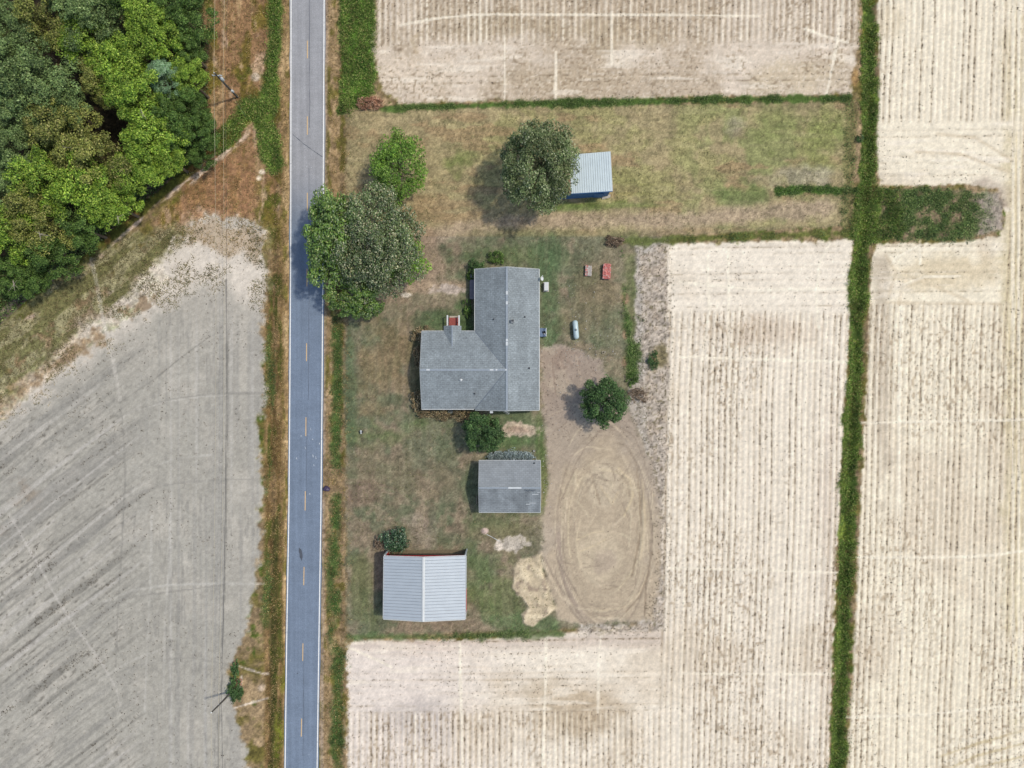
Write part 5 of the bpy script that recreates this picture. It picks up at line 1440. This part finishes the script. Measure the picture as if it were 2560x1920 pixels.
part(ch, 'flue_cap', box_vf((W(1228.5, 1020, 3.6)[0] - hx0, ys + .2 - hy0, 3.63), (.42, .12, .06)), M_DARKMETAL)
part(house, 'side_awning', slab(hp((xL - .38, W(0, 950, 2.3)[1], 2.2), (xL + wi, W(0, 950, 2.3)[1], 2.5), (xL + wi, W(0, 898, 2.3)[1], 2.5), (xL - .38, W(0, 898, 2.3)[1], 2.2)), .04), M_SHEDROOF)
# entrance porch: brick deck, step, posts and white railings
dk = part(house, 'porch_deck', box_vf((pxc - .02 - hx0, 9.45 - hy0, .28), (1.55, 2.5, .56)), M_BRICKRED)
for k in range(9):
    part(dk, 'deck_board', box_vf((pxc - .02 - hx0, 8.35 + k * .27 - hy0, .572), (1.5, .25, .03)), M_BRICKRED)
part(house, 'porch_step', box_vf((pxc - .02 - hx0, 10.86 - hy0, .14), (1.4, .30, .28)), M_CONC)
for sx in (-.93, .93):
    rl = part(house, 'porch_railing', box_vf((pxc + sx - hx0, 9.95 - hy0, 1.5), (.24, 2.1, .08)), M_TRIM)
    for yy in (9.1, 10.0, 10.92): part(rl, 'railing_post', box_vf((pxc + sx - hx0, yy - hy0, .75), (.10, .10, 1.5)), M_TRIM)
# grey side steps west of the upper wing
for a, b, x in ((685, 694, .62), (699, 748, .72)):
    y0_, y1_ = W(0, b, .6)[1], W(0, a, .6)[1]
    part(house, 'side_step', bev_box((xw + wi - x / 2 - .35 - hx0, (y0_ + y1_) / 2 - hy0, .3), (x + .7, y1_ - y0_, .62), .02), mat_plain('grey_step', alb(132, 128, 140), .85, var=.12))
# blue grey landing at the back door with white rail
ly = W(0, 831, .6)[1]
ln_ = part(house, 'back_landing', bev_box((xe - wi + .85 - hx0, ly - hy0, .3), (1.7, 1.36, .6), .02), M_DECK)
for k in range(6): part(ln_, 'deck_board', box_vf((xe - wi + .2 + k * .26 - hx0, ly - hy0, .612), (.24, 1.32, .03)), M_DECK)
rl = part(house, 'landing_railing', box_vf((xe - wi + 1.66 - hx0, ly - hy0, 1.25), (.09, 1.36, .07)), M_TRIM)
for yy in (-.64, .64): part(rl, 'railing_post', box_vf((xe - wi + 1.66 - hx0, ly + yy - hy0, .7), (.10, .10, 1.2)), M_TRIM)

# things on and by the house
t = empty('satellite_dish', (xe + .10, W(0, 697, 2.9)[1], ze - .02), 'white satellite dish on the house\'s right eave near the top corner', 'dish')
part(t, 'mount_arm', tube([(-.25, 0, .05), (.12, 0, .10), (.25, 0, .42)], .025, 6), M_TRIM)
V_, F_ = lathe([(.02, -.06), (.16, -.04), (.29, .02), (.36, .08), (.35, .085), (.28, .03), (.15, -.02), (.02, -.04)], 18)
tilt = math.radians(48); ca, sa = math.cos(tilt), math.sin(tilt)
V_ = np.stack([V_[:, 0] * ca + V_[:, 2] * sa, V_[:, 1], -V_[:, 0] * sa + V_[:, 2] * ca], 1) + np.array([.3, 0, .45])
part(t, 'dish', (V_, F_), M_TRIM, True)
part(t, 'feed_arm', tube([(.25, 0, .32), (.38, .28, .5), (.44, .42, .62)], .018, 5), M_TRIM)
part(t, 'feed_head', box_vf((.44, .42, .64), (.10, .12, .10)), M_TRIM)
t = empty('tv_antenna', (xr_, ys - .12, zr - .3), 'small white rooftop antenna at the lower end of the long ridge', 'antenna')
part(t, 'mast', tube([(0, .12, 0), (0, -.05, .9)], .025, 6), M_TRIM)
part(t, 'boom', tube([(-.35, .1, .85), (.35, -.35, .9)], .02, 5), M_TRIM)
for k in range(5):
    q = -0.3 + k * .15; part(t, 'element', tube([(q - .18, -q * .64 - .13 - .2, .88), (q + .18, -q * .64 - .13 + .2, .88)], .01, 4), M_TRIM)
p = W(1365.5, 716, .9)
t = empty('heat_pump', (p[0], p[1], 0), 'white heat pump box on the grass right of the house', 'heat pump')
part(t, 'pad', box_vf((0, 0, .05), (.95, 1.55, .16)), M_CONC)
part(t, 'cabinet', bev_box((0, 0, .50), (.72, 1.36, .74), .05), M_WHITEMETAL)
part(t, 'lid', bev_box((.03, .02, .89), (.68, 1.34, .06), .03), M_TRIM)
part(t, 'shade_panel', box_vf((-.365, 0, .5), (.02, 1.1, .5)), M_DARKMETAL)  # dark panel standing in for the shade on the cabinet's left side
part(t, 'service_valve', lathe([(.07, 0), (.07, .1), (.05, .14)], 10, c=(-.46, 0, .34)), M_TRIM)
part(t, 'valve_pipe', tube([(-.46, 0, .36), (-.46, 0, .05)], .03, 6), M_GREYMETAL)
p = W(1361, 832, .7)
M_BLACK = mat_plain('black_fur', alb(40, 42, 46), .9, var=.2); M_FURW = mat_plain('white_fur', alb(226, 226, 226), .9, var=.08)
t = empty('shoe_pair', (p[0], p[1], .63), 'black and white pair of shoes left on the blue grey back landing', 'shoes')
for k, (dx, dy, rz) in enumerate(((-.14, -.02, .6), (.14, .08, .8))):
    for nm, prof, mt, off in (('shoe', [(-.24, .07, .05), (-.12, .11, .10), (.06, .12, .11), (.2, .10, .14), (.28, .06, .14)], M_BLACK, 0), ):
        V_, F_ = tube([(0, a, h / 2 + .02) for a, r, h in prof], [r for a, r, h in prof], 10)
        ca, sa = math.cos(rz), math.sin(rz)
        V_ = np.stack([V_[:, 0] * ca - V_[:, 1] * sa + dx, V_[:, 0] * sa + V_[:, 1] * ca + dy, np.maximum(V_[:, 2], 0)], 1)
        s_ = part(t, nm, (V_, F_), mt, True)
    tv, tf = tube([(0, -.3, .07), (0, -.22, .1), (0, -.1, .09)], [.05, .10, .09], 10)
    tv = np.stack([tv[:, 0] * ca - tv[:, 1] * sa + dx, tv[:, 0] * sa + tv[:, 1] * ca + dy, np.maximum(tv[:, 2], 0) + .015], 1)
    part(s_, 'toe_cap', (tv, tf), M_FURW, True)
p = W(1126, 1027, .2)
t = empty('garden_hose', (p[0], ys - .35, float(hz(p[0], ys - .35))), 'pale coiled hose against the lower wall between two hydrangeas', 'hose')
th_ = np.linspace(0, 6 * math.pi, 60)
part(t, 'coil', tube(np.stack([(.28 + .02 * np.sin(th_ * .33)) * np.cos(th_), (.28 + .02 * np.cos(th_ * .4)) * np.sin(th_), .05 + .012 * th_], 1), .025, 6), mat_plain('pale_hose', alb(176, 190, 204), .5, var=.1))
part(t, 'nozzle', tube([(.28, 0, .28), (.1, -.05, .3), (-.05, -.05, .3)], [.03, .04, .05], 8), M_TRIM)

# ------------------------------------------------------------------ grey shed
zs, zs2 = 2.6, 4.25
a0, a1 = W(1198, 1151, zs), W(1350.7, 1281, zs)
sx0, sx1, sy1, sy0 = a0[0], a1[0], a0[1], a1[1]
sm = (sy0 + sy1) / 2
S0 = np.array([(sx0 + sx1) / 2, sm, 0])
shed = empty('grey_shed', S0, 'grey shingled gable shed behind the row of silvery shrubs', 'shed')
part(shed, 'roof_slope', slab(np.array([(sx0, sm, zs2), (sx1, sm, zs2), (sx1, sy1, zs), (sx0, sy1, zs)]) - S0, .12), mat_shingle('pale_shingles', alb(150, 156, 163), .08, .07))
part(shed, 'roof_slope', slab(np.array([(sx0, sy0, zs), (sx1, sy0, zs), (sx1, sm, zs2), (sx0, sm, zs2)]) - S0, .12), M_SHINGLE2)
part(shed, 'ridge_cap', slab(np.array([(sx0, sm - .12, zs2 + .02), (sx1, sm - .12, zs2 + .02), (sx1, sm + .12, zs2 + .02), (sx0, sm + .12, zs2 + .02)]) - S0, .03), M_RIDGE)
def shed_w(u, v): 
    c = W(u, v, 3.4); zz = zs2 - abs(c[1] - sm) * (zs2 - zs) / (sm - sy0); return np.array([c[0], c[1], zz]) - S0
part(shed, 'ridge_patch', box_vf((W(1287, 0, zs2)[0] - S0[0], 0, zs2 + .03), (32 / PX, .26, .03)), M_WHITEMETAL)
M_TARP = mat_plain('bare_felt', alb(84, 92, 104), .9, var=.2)
for k in range(7):
    q = shed_w(1312 + k * 4, 1223 + (k % 3)); part(shed, 'missing_shingle', box_vf(q + np.array([0, 0, .012]), (.2, .22, .02)), M_TARP)
for u, v, l in ((1338, 1235, 15), (1331, 1258, 16), (1320, 1261.5, 10), (1346, 1229.5, 6)):
    q = shed_w(u, v); part(shed, 'repair_strip', box_vf(q + np.array([0, 0, .015]), (l / PX, .07, .02)), M_WHITEMETAL)
fx0, fx1, fy0, fy1 = sx0 + .25 - S0[0], sx1 - .25 - S0[0], sy0 + .25 - S0[1], sy1 - .25 - S0[1]
part(shed, 'wall', (np.array([(x, y, z) for z in (-.1, 2.62) for x, y in ((fx0, fy0), (fx1, fy0), (fx1, fy1), (fx0, fy1))]), [(i, (i + 1) % 4, 4 + (i + 1) % 4, 4 + i) for i in range(4)]), M_SIDING)
for x in (fx0, fx1): part(shed, 'gable', (np.array([(x, fy0, 2.62), (x, fy1, 2.62), (x, 0, 4.0)]), [(0, 1, 2) if x > 0 else (0, 2, 1)]), M_SIDING)
for y in (sy1 + .03 - S0[1], sy0 - .03 - S0[1]): part(shed, 'fascia', box_vf((0, y, zs - .05), (sx1 - sx0 + .06, .05, .12)), M_TRIM)
for x in (sx0 - .03 - S0[0], sx1 + .03 - S0[0]):
    for y in (sy0, sy1): part(shed, 'barge_board', tube([(x, y - S0[1], zs - .05), (x, 0, zs2 - .05)], .04, 4), M_TRIM)
q = shed_w(1336, 1159); base = lathe([(.14, -.03), (.14, .03), (.08, .06), (.08, .3), (.06, .32)], 10); part(shed, 'vent_pipe', (base[0] + q, base[1]), M_DARKMETAL)
part(shed, 'conduit', tube([(W(1341, 0, 3)[0] - S0[0], sy1 + .12 - S0[1], 0), (W(1341, 0, 3)[0] - S0[0], sy1 + .12 - S0[1], 3.0), (W(1341, 0, 3)[0] - S0[0], sy1 + .05 - S0[1], 3.15)], .05, 8), M_TRIM)
d_ = part(shed, 'door', box_vf((fx1 + .02, -.8, 1.1), (.06, 2.4, 2.2)), M_WHITEMETAL); part(d_, 'handle', box_vf((fx1 + .08, -.8, .9), (.06, .2, .06)), M_DARKMETAL)
wdw = part(shed, 'window', box_vf((fx1 + .02, 2.0, 1.6), (.06, 1.0, .9)), M_TRIM); part(wdw, 'pane', box_vf((fx1 + .025, 2.0, 1.6), (.07, .86, .76)), M_GLASS)
p = W(1192, 1250, .1)
t = empty('timber_plank', (p[0], p[1], float(hz(p[0], p[1]))), 'weathered plank lying on the grass left of the grey shed', 'plank')
part(t, 'board', bev_box((0, 0, .06), (.14, 1.35, .08), .01), M_WOOD); part(t, 'batten', box_vf((.03, .3, .12), (.1, .3, .05)), M_WOOD)

# ------------------------------------------------------------------ white roofed red barn
zb, zb2 = 4.1, 5.75
b00, b10, b01, b11 = W(958.5, 1547, zb), W(1163, 1548, zb), W(960, 1391, zb), W(1164.3, 1390.3, zb)
r0_, r1_ = W(1057.6, 1553, zb2), W(1058.8, 1394, zb2)
B0 = (b00 + b11) / 2; B0[2] = 0
barn = empty('red_barn', B0, 'red barn with a ribbed white metal roof and open front', 'barn')
q00, q10, q01, q11, k0, k1 = [v - B0 for v in (b00, b10, b01, b11, r0_, r1_)]
NP = 20
def lerp(a, b, t): return a + (b - a) * t
def roof_panels(parent, e0, e1, t0, t1, n, mat, name='roof_panel', mats=None, th=.03, rib=.045):
    """n sheets laid side by side from eave line e0-e1 to top line t0-t1, each with a raised seam"""
    nrm = np.cross(e1 - e0, t0 - e0); nrm /= np.linalg.norm(nrm); nrm = nrm * np.sign(nrm[2])
    for i in range(n):
        a, b = i / n + .0015, (i + 1) / n - .0015
        A, B2, C2, D = lerp(e0, e1, a), lerp(e0, e1, b), lerp(t0, t1, b), lerp(t0, t1, a)
        w1 = (B2 - A); w2 = (C2 - D)
        P = []
        rib_ = rib; prof = ((0, 0), (.07, rib), (.16, rib), (.23, 0), (.58, 0), (.62, rib * .35), (.66, 0), (1, 0))
        for f, hh in prof: P += [A + w1 * f + nrm * hh, D + w2 * f + nrm * hh]
        m_ = len(prof)
        F = [(2 * j, 2 * j + 2, 2 * j + 3, 2 * j + 1) for j in range(m_ - 1)]
        P += [A - nrm * th, D - nrm * th, B2 - nrm * th, C2 - nrm * th]
        k = 2 * m_
        F += [(k, k + 1, k + 3, k + 2), (0, 1, k + 1, k), (2 * m_ - 2, k + 2, k + 3, 2 * m_ - 1)]
        part(parent, name, (np.array(P), F), (mats or {}).get(i, mat))
roof_panels(barn, q00, q01, k0, k1, NP, M_BARNROOF, rib=.03)
roof_panels(barn, q10, q11, k0, k1, NP, M_BARNROOF, rib=.03)
part(barn, 'ridge_cap', slab(np.array([k0 + (-.22, -.05, .02), k0 + (0, -.05, .10), k1 + (0, .05, .10), k1 + (-.22, .05, .02)]), .02), M_TRIM)
part(barn, 'ridge_cap', slab(np.array([k0 + (0, -.05, .10), k0 + (.22, -.05, .02), k1 + (.22, .05, .02), k1 + (0, .05, .10)]), .02), M_TRIM)
gb = [q00 * 1, q10 * 1, q11 * 1, q01 * 1]
for v, dx, dy in zip(gb, (.06, -.06, -.06, .06), (.1, .1, .12, .12)): v += np.array([dx, dy, 0]); v[2] = 0
# side walls of standing boards: left red, right half grey half red, back red; front open below a red gable
def board_wall(a, b, ztop, n, mats, name='wall_board', th=.04):
    d = (b - a); L = np.linalg.norm(d[:2]); rz = math.atan2(d[1], d[0])
    for i in range(n):
        c = a + d * (i + .5) / n
        h0, h1 = ztop(i / n), ztop((i + 1) / n); h = min(h0, h1)
        v_, f_ = box_vf((0, 0, 0), (L / n - .012, th, 1.0)); v_ = v_.copy()
        top_ = v_[:, 2] > 0
        v_[:, 2] = np.where(top_, np.where(v_[:, 0] < 0, h0, h1) - .06, -.08)
        ca, sa = math.cos(rz), math.sin(rz)
        v_[:, :2] = np.stack([v_[:, 0] * ca - v_[:, 1] * sa + c[0], v_[:, 0] * sa + v_[:, 1] * ca + c[1]], 1)
        part(barn, name, (v_, f_), mats(i / n))
board_wall(gb[1], gb[2], lambda t: zb, 16, lambda t: M_RED if t < .36 else M_GREYMETAL)
board_wall(gb[0], gb[3], lambda t: zb, 16, lambda t: M_RED)
gz_ = lambda t: zb + (zb2 - zb) * (1 - abs(t - .5) * 2)
board_wall(gb[0], gb[1], gz_, 20, lambda t: M_RED)
n_ = 20
for i in range(n_):
    t0_, t1_ = i / n_, (i + 1) / n_
    A, B2 = lerp(gb[3], gb[2], t0_ + .001), lerp(gb[3], gb[2], t1_ - .001)
    h0, h1 = gz_(t0_) - .06, gz_(t1_) - .06
    P = np.array([(A[0], A[1], 3.92), (B2[0], B2[1], 3.92), (B2[0], B2[1], h1), (A[0], A[1], h0)])
    P = np.concatenate([P, P - np.array([0, .05, 0])])
    part(barn, 'gable_board', (P, [(0, 3, 2, 1), (4, 5, 6, 7), (0, 1, 5, 4), (3, 7, 6, 2), (0, 4, 7, 3), (1, 2, 6, 5)]), M_RED)
for g_, q_ in zip(gb, (q00, q10, q11, q01)):
    part(barn, 'corner_post', box_vf((g_[0], g_[1], 2.0), (.2, .2, 4.1)), M_WHITEMETAL)
part(barn, 'dirt_floor', slab(np.array([(gb[0][0] + .1, gb[0][1] + .1, .03), (gb[1][0] - .1, gb[1][1] + .1, .03), (gb[2][0] - .1, gb[2][1] - .1, .03), (gb[3][0] + .1, gb[3][1] - .1, .03)]), .05), mat_plain('packed_dirt', alb(120, 108, 88), .95, var=.15))
for a, b in ((q00, k0), (k0, q10), (q01, k1), (k1, q11)):
    o_ = -.07 if a[1] < 0 else .07
    part(barn, 'barge_board', tube([a + (0, o_, -.03), b + (0, o_, -.03)], .07, 4), M_TRIM)
for a, b, o_ in ((q00, q01, -.06), (q10, q11, .06)): part(barn, 'eave_trim', tube([a + (o_, 0, -.05), b + (o_, 0, -.05)], .06, 4), M_TRIM)

# ------------------------------------------------------------------ blue shed with the metal roof
zn, zn2 = 3.3, 3.9
n00, n10, n01, n11 = W(1393, 486, zn2), W(1531, 477.5, zn2), W(1390, 389.5, zn), W(1525.5, 378.5, zn)
S1 = (n00 + n11) / 2; S1[2] = 0
bs = empty('blue_shed', S1, 'blue walled shed with a pale ribbed metal roof under the oak', 'shed')
q00, q10, q01, q11 = [v - S1 for v in (n00, n10, n01, n11)]
roof_panels(bs, q01, q11, q00, q10, 24, M_SHEDROOF, mats={3: M_RUST, 4: M_RUST, 5: M_RUST}, rib=.018)
fb = [v * 1 for v in (q00, q10, q11, q01)]
for v, dx, dy in zip(fb, (.2, -.25, -.25, .2), (.22, .22, -.2, -.2)): v += np.array([dx, dy, 0])
for i0_, i1_, nb_ in ((0, 1, 22), (1, 2, 16), (2, 3, 22), (3, 0, 16)):
    a, b = fb[i0_], fb[i1_]; d = b - a; L = np.linalg.norm(d[:2]); rz = math.atan2(d[1], d[0]); ca, sa = math.cos(rz), math.sin(rz)
    for i in range(nb_):
        c = a + d * (i + .5) / nb_
        v_, f_ = box_vf((0, 0, 0), (L / nb_ - .015, .04, 1)); v_ = v_.copy()
        v_[:, 2] = np.where(v_[:, 2] > 0, c[2] - .1, -.08)
        v_[:, :2] = np.stack([v_[:, 0] * ca - v_[:, 1] * sa + c[0], v_[:, 0] * sa + v_[:, 1] * ca + c[1]], 1)
        part(bs, 'wall_board', (v_, f_), M_BLUE)
part(bs, 'fascia', tube([q00 + (0, -.03, -.06), q10 + (0, -.03, -.06)], .06, 4), M_BLUE)
part(bs, 'fascia', tube([q10 + (.03, 0, -.06), q11 + (.03, 0, -.06)], .05, 4), M_TRIM)
p = W(1517, 492, .1) - S1
part(bs, 'entry_ramp', slab(np.array([p + (-.8, -.45, .04), p + (.55, -.1, .04), p + (.6, .35, .16), p + (-.7, .2, .16)]), .2), M_CONC)
d_ = part(bs, 'door', box_vf((fb[0][0] + 6.6, fb[0][1] + .33, 1.1), (1.6, .06, 2.2)), M_BLUE); part(d_, 'handle', box_vf((fb[0][0] + 7.2, fb[0][1] + .27, 1.1), (.06, .06, .2)), M_DARKMETAL)

# ------------------------------------------------------------------ yard things
p = W(1439.5, 824, .8)
t = empty('propane_tank', (p[0], p[1], float(hz(p[0], p[1]))), 'white propane tank lying on the lawn behind the house', 'propane tank', rz=math.radians(5))
M_TANK = mat_plain('tank_paint', alb(186, 206, 214), .35, var=.05, scale=2, spec=.5)
r = .44; prof = [(0.001, -1.53), (.16, -1.51), (.28, -1.45), (.38, -1.33), (r, -1.15), (r, 1.15), (.38, 1.33), (.28, 1.45), (.16, 1.51), (.001, 1.53)]
part(t, 'tank', lathe(prof, 28, 'y', (0, 0, .72)), M_TANK, True)
dm = part(t, 'valve_dome', lathe([(.17, -.05), (.17, .1), (.13, .17), (.02, .19)], 14, c=(.0, -.05, 1.15)), M_GREYMETAL, True)
part(dm, 'dome_latch', box_vf((.0, -.22, 1.2), (.06, .05, .06)), M_DARKMETAL)
for yy in (-.85, .85):
    for xx in (-.28, .28): part(t, 'leg', bev_box((xx, yy, .17), (.12, .2, .42), .01), M_GREYMETAL)
    part(t, 'footing', box_vf((0, yy, .0), (.85, .35, .12)), M_CONC)
part(t, 'fill_pipe', tube([(.3, .2, .95), (.48, .2, .9), (.5, .2, .3), (.5, .2, 0)], .02, 6), M_GREYMETAL)

M_BRK = [mat_plain('pink_brick', alb(228, 150, 146), .9, var=.12, scale=6), mat_plain('rose_brick', alb(212, 128, 124), .9, var=.12, scale=6), mat_plain('grey_brick', alb(200, 192, 188), .9, var=.12, scale=6), mat_plain('dark_brick', alb(150, 122, 118), .9, var=.12, scale=6)]
BR_ME = {}
def brick_obj(parent, loc, rz, mi, tilt=0.0):
    if mi not in BR_ME:
        v_, f_ = bev_box((0, 0, 0), (.20, .095, .062), .006)
        o = mesh('brick', v_, f_, M_BRK[mi]); BR_ME[mi] = o.data; bpy.data.objects.remove(o)
    o = bpy.data.objects.new('brick', BR_ME[mi]); C.objects.link(o); o.parent = parent; o.location = tuple(map(float, loc)); o.rotation_euler = (tilt, tilt * .6, rz)
def brick_pallet(px, py, nx, ny, nl, pick_m, label, messy):
    p = W(px, py, .4)
    t = empty('brick_pallet', (p[0], p[1], float(hz(p[0], p[1]))), label, 'bricks', None, math.radians(-3))
    for k in range(5): part(t, 'pallet_slat', box_vf((-.48 + k * .24 if nx < 7 else -.6 + k * .3, 0, .12), (.14, ny * .215 + .1, .03)), M_WOOD)
    for k in (-1, 0, 1): part(t, 'pallet_bearer', box_vf((0, k * ny * .095, .055), (1.1 if nx < 7 else 1.35, .1, .1)), M_WOOD)
    core = bev_box((0, 0, .135 + nl * .033), (nx * .195, ny * .2, nl * .066), .02)
    part(t, 'lower_courses', core, M_BRK[1 if nx > 5 else 2])
    z0 = .135 + nl * .066 + .034
    for i in range(nx):
        for j in range(int(ny * .2 / .105)):
            if random.random() < .12 * messy: continue
            x = (i - (nx - 1) / 2) * .206 + random.gauss(0, .012 + .03 * messy); y = (j - (int(ny * .2 / .105) - 1) / 2) * .108 + random.gauss(0, .01 + .02 * messy)
            lift = random.choice((0, 0, .066, .132) if messy > .8 else (0, 0, 0, .066)) if messy > .3 else 0
            brick_obj(t, (x, y, z0 + lift), random.gauss(0, .06 + .5 * messy * (random.random() < .4)), pick_m(i / nx, j), random.gauss(0, .03 + .15 * messy))
    return t
t = brick_pallet(1471, 677, 5, 8, 5, lambda f, j: 2 if f > .35 else random.choice((0, 2, 1, 3, 2)), 'low square brick pallet, half grey half pink, left of the pink heap', .5)
part(t, 'loose_board', tube([(.35, .7, .5), (.45, 1.15, .62)], .05, 4), M_WOOD)
t = brick_pallet(1516.5, 679, 6, 12, 8, lambda f, j: random.choice((0, 0, 0, 1, 1, 2)), 'taller pallet heaped with pink bricks on the back lawn', 1.0)

p = W(903, 1080, .3)
t = empty('garden_ornament', (p[0], p[1], float(hz(p[0], p[1]))), 'small white ornament standing alone on the front lawn', 'ornament')
part(t, 'pedestal', lathe([(.24, 0), (.26, .06), (.14, .12), (.12, .4), (.2, .46), (.2, .5)], 14), M_DARKMETAL, True)
part(t, 'figure', join(lathe([(.02, .5), (.15, .54), (.17, .66), (.1, .8), (.02, .86)], 12, c=(0, .16, 0)), lathe([(.02, .5), (.13, .53), (.14, .62), (.08, .72), (.02, .76)], 12, c=(.02, -.16, 0)), tube([(0, .16, .62), (0, -.16, .6)], .06, 8)), M_TRIM, True)
p = W(816.5, 1222, .3)
t = empty('trash_bag', (p[0], p[1], float(hz(p[0], p[1]))), 'dark purple trash bag slumped at the road\'s edge', 'trash bag')
M_BAG = mat_plain('purple_bag', alb(74, 58, 88), .45, var=.35, scale=5, bump=.8, bscale=7, spec=.5)
g_ = np.random.default_rng(4); n1_, n2_ = 12, 22; V_ = []
for i in range(n1_ + 1):
    f = i / n1_ * math.pi
    for j in range(n2_):
        a = j / n2_ * 6.283; rr3 = 1 + .10 * math.sin(3 * a + f * 2) + .06 * math.sin(7 * a + 5 * f) + g_.normal(0, .035)
        V_.append((.56 * math.sin(f) * math.cos(a) * rr3, .44 * math.sin(f) * math.sin(a) * rr3, max(.0, .27 - .31 * math.cos(f) * (rr3 if f > 1.5 else 1))))
F_ = [(i * n2_ + j, i * n2_ + (j + 1) % n2_, (i + 1) * n2_ + (j + 1) % n2_, (i + 1) * n2_ + j) for i in range(n1_) for j in range(n2_)]
part(t, 'bag', (np.array(V_), F_), M_BAG, True)
part(t, 'tied_neck', lathe([(.12, 0), (.05, .08), (.1, .18), (.14, .22), (.02, .2)], 10, c=(.38, .22, .42)), M_BAG, True)
p = W(1335.5, 1127, .15)
t = empty('plastic_bucket', (p[0], p[1], float(hz(p[0], p[1]))), 'small white bucket on the grass between house and grey shed', 'bucket')
part(t, 'pail', lathe([(.11, 0), (.15, .3), (.16, .3), (.145, .28), (.105, .03)], 14), M_TRIM, True)
part(t, 'handle', tube([(-.15, 0, .28), (-.12, .12, .36), (0, .17, .38), (.12, .12, .36), (.15, 0, .28)], .01, 5), M_GREYMETAL)
p = W(1508, 881, .1)
t = empty('cinder_block', (p[0], p[1], float(hz(p[0], p[1]))), 'single pale cinder block at the top edge of the dirt lot', 'block', rz=.1)
for dx, dy, sx_, sy_ in ((-.17, 0, .05, .39), (.17, 0, .05, .39), (0, -.17, .3, .05), (0, .17, .3, .05)): part(t, 'block_web', box_vf((dx, dy, .1), (sx_, sy_, .2)), M_CONC)
p = W(1233, 1345, .1)
t = empty('water_pipe', (p[0], p[1], float(hz(p[0], p[1]))), 'thin white pipe lying beside the pale sand patch near the grey shed', 'pipe', rz=-.5)
part(t, 'pipe', tube([(-1.2, 0, .06), (0, .04, .08), (1.2, 0, .06)], .045, 8), M_TRIM); part(t, 'coupling', tube([(-.1, .03, .08), (.1, .035, .08)], .06, 8), M_GREYMETAL)

# ------------------------------------------------------------------ power line
p1, p2 = W(594, 243), W(582, 1726)
Hp1, Hp2 = 9.05, 7.8
t = empty('utility_pole', (p1[0], p1[1], float(hz(p1[0], p1[1]))), 'wooden utility pole with transformer beside the green ditch', 'pole', 'poles of the power line')
part(t, 'pole', tube([(0, 0, -.4), (0, 0, 5), (0, 0, Hp1)], [.17, .15, .12], 10), M_POLE)
part(t, 'transformer', lathe([(.20, 0), (.23, .05), (.23, .75), (.18, .82), (.05, .86)], 14, c=(.34, -.05, 6.6)), M_WHITEMETAL, True)
part(t, 'cutout', tube([(.1, .05, 7.7), (.38, .12, 7.9), (.36, .1, 7.4)], .05, 6), M_TRIM)
part(t, 'crossarm', bev_box((.05, 0, 8.15), (1.5, .1, .13), .01), M_WHITEMETAL)
for x in (-.6, .55): part(t, 'insulator', lathe([(.05, 0), (.07, .05), (.04, .12), (.06, .18)], 8, c=(x, 0, 8.2)), M_TRIM)
part(t, 'top_insulator', lathe([(.05, 0), (.07, .06), (.04, .13), (.06, .2)], 8, c=(0, 0, Hp1 - .02)), M_TRIM)
part(t, 'junction_box', bev_box((.2, -.12, 2.7), (.34, .3, .6), .04), M_WHITEMETAL)
part(t, 'guy_wire', tube([(0, 0, 6.5), (1.4, -3.2, .1)], .012, 5), M_GREYMETAL)
t2 = empty('utility_pole', (p2[0], p2[1], float(hz(p2[0], p2[1]))), 'bare leaning utility pole rising from the bush by the grey field', 'pole', 'poles of the power line')
part(t2, 'pole', tube([(0, 0, -.4), (-.06, -.02, 4), (-.18, .02, Hp2)], [.17, .14, .11], 10), M_POLE)
part(t2, 'top_cap', lathe([(.12, 0), (.12, .06), (.05, .1)], 10, c=(-.18, .02, Hp2 - .01)), M_TRIM)
part(t2, 'bracket', bev_box((-.05, .12, 5.4), (.12, .2, .1), .01), M_GREYMETAL)
p0x = p1[0] - .9
def wire(pts, r, label, mat):
    P = []
    for (a, b) in zip(pts[:-1], pts[1:]):
        a, b = np.array(a, float), np.array(b, float)
        for q in np.linspace(0, 1, 25)[:-1]:
            c = a + (b - a) * q; L = np.linalg.norm(b - a); c[2] -= 4 * (L * .012) * q * (1 - q); P.append(c)
    P.append(np.array(pts[-1], float))
    o = mesh('power_wire', *tube(P, r, 5), mat); return tag(o, label, 'wire', 'wires of the power line')
M_WIREP = mat_plain('bright_wire', alb(196, 186, 160), .5, var=.1); M_WIRED = mat_plain('dark_wire', alb(60, 62, 66), .6, var=.1)
g1z = float(hz(p1[0], p1[1])); g2z = float(hz(p2[0], p2[1]))
wire([(p1[0] - .3, p1[1] + 95, Hp1 + .2), (p1[0], p1[1], g1z + Hp1 + .17), (p2[0] - .18, p2[1] + .02, g2z + Hp2 + .08), (p2[0] - .6, p2[1] - 60, Hp2)], .017, 'topmost thin wire running over the tips of both poles', M_WIREP)
wire([(p1[0] + .4, p1[1] + 95, 6.4), (p1[0] + .12, p1[1], g1z + 6.2), (p2[0] - .1, p2[1] + .1, g2z + 5.4), (p2[0] - .2, p2[1] - 60, 5.6)], .017, 'lower wire passing both poles on the wood side', M_WIREP)
wire([(p1[0] + .9, p1[1] + 95, 5.5), (p1[0] + .15, p1[1], g1z + 5.4), (p2[0] + .02, p2[1] + .2, g2z + 4.6), (p2[0] + .2, p2[1] - 60, 4.8)], .02, 'lowest dark wire passing both poles on the road side', M_WIRED)
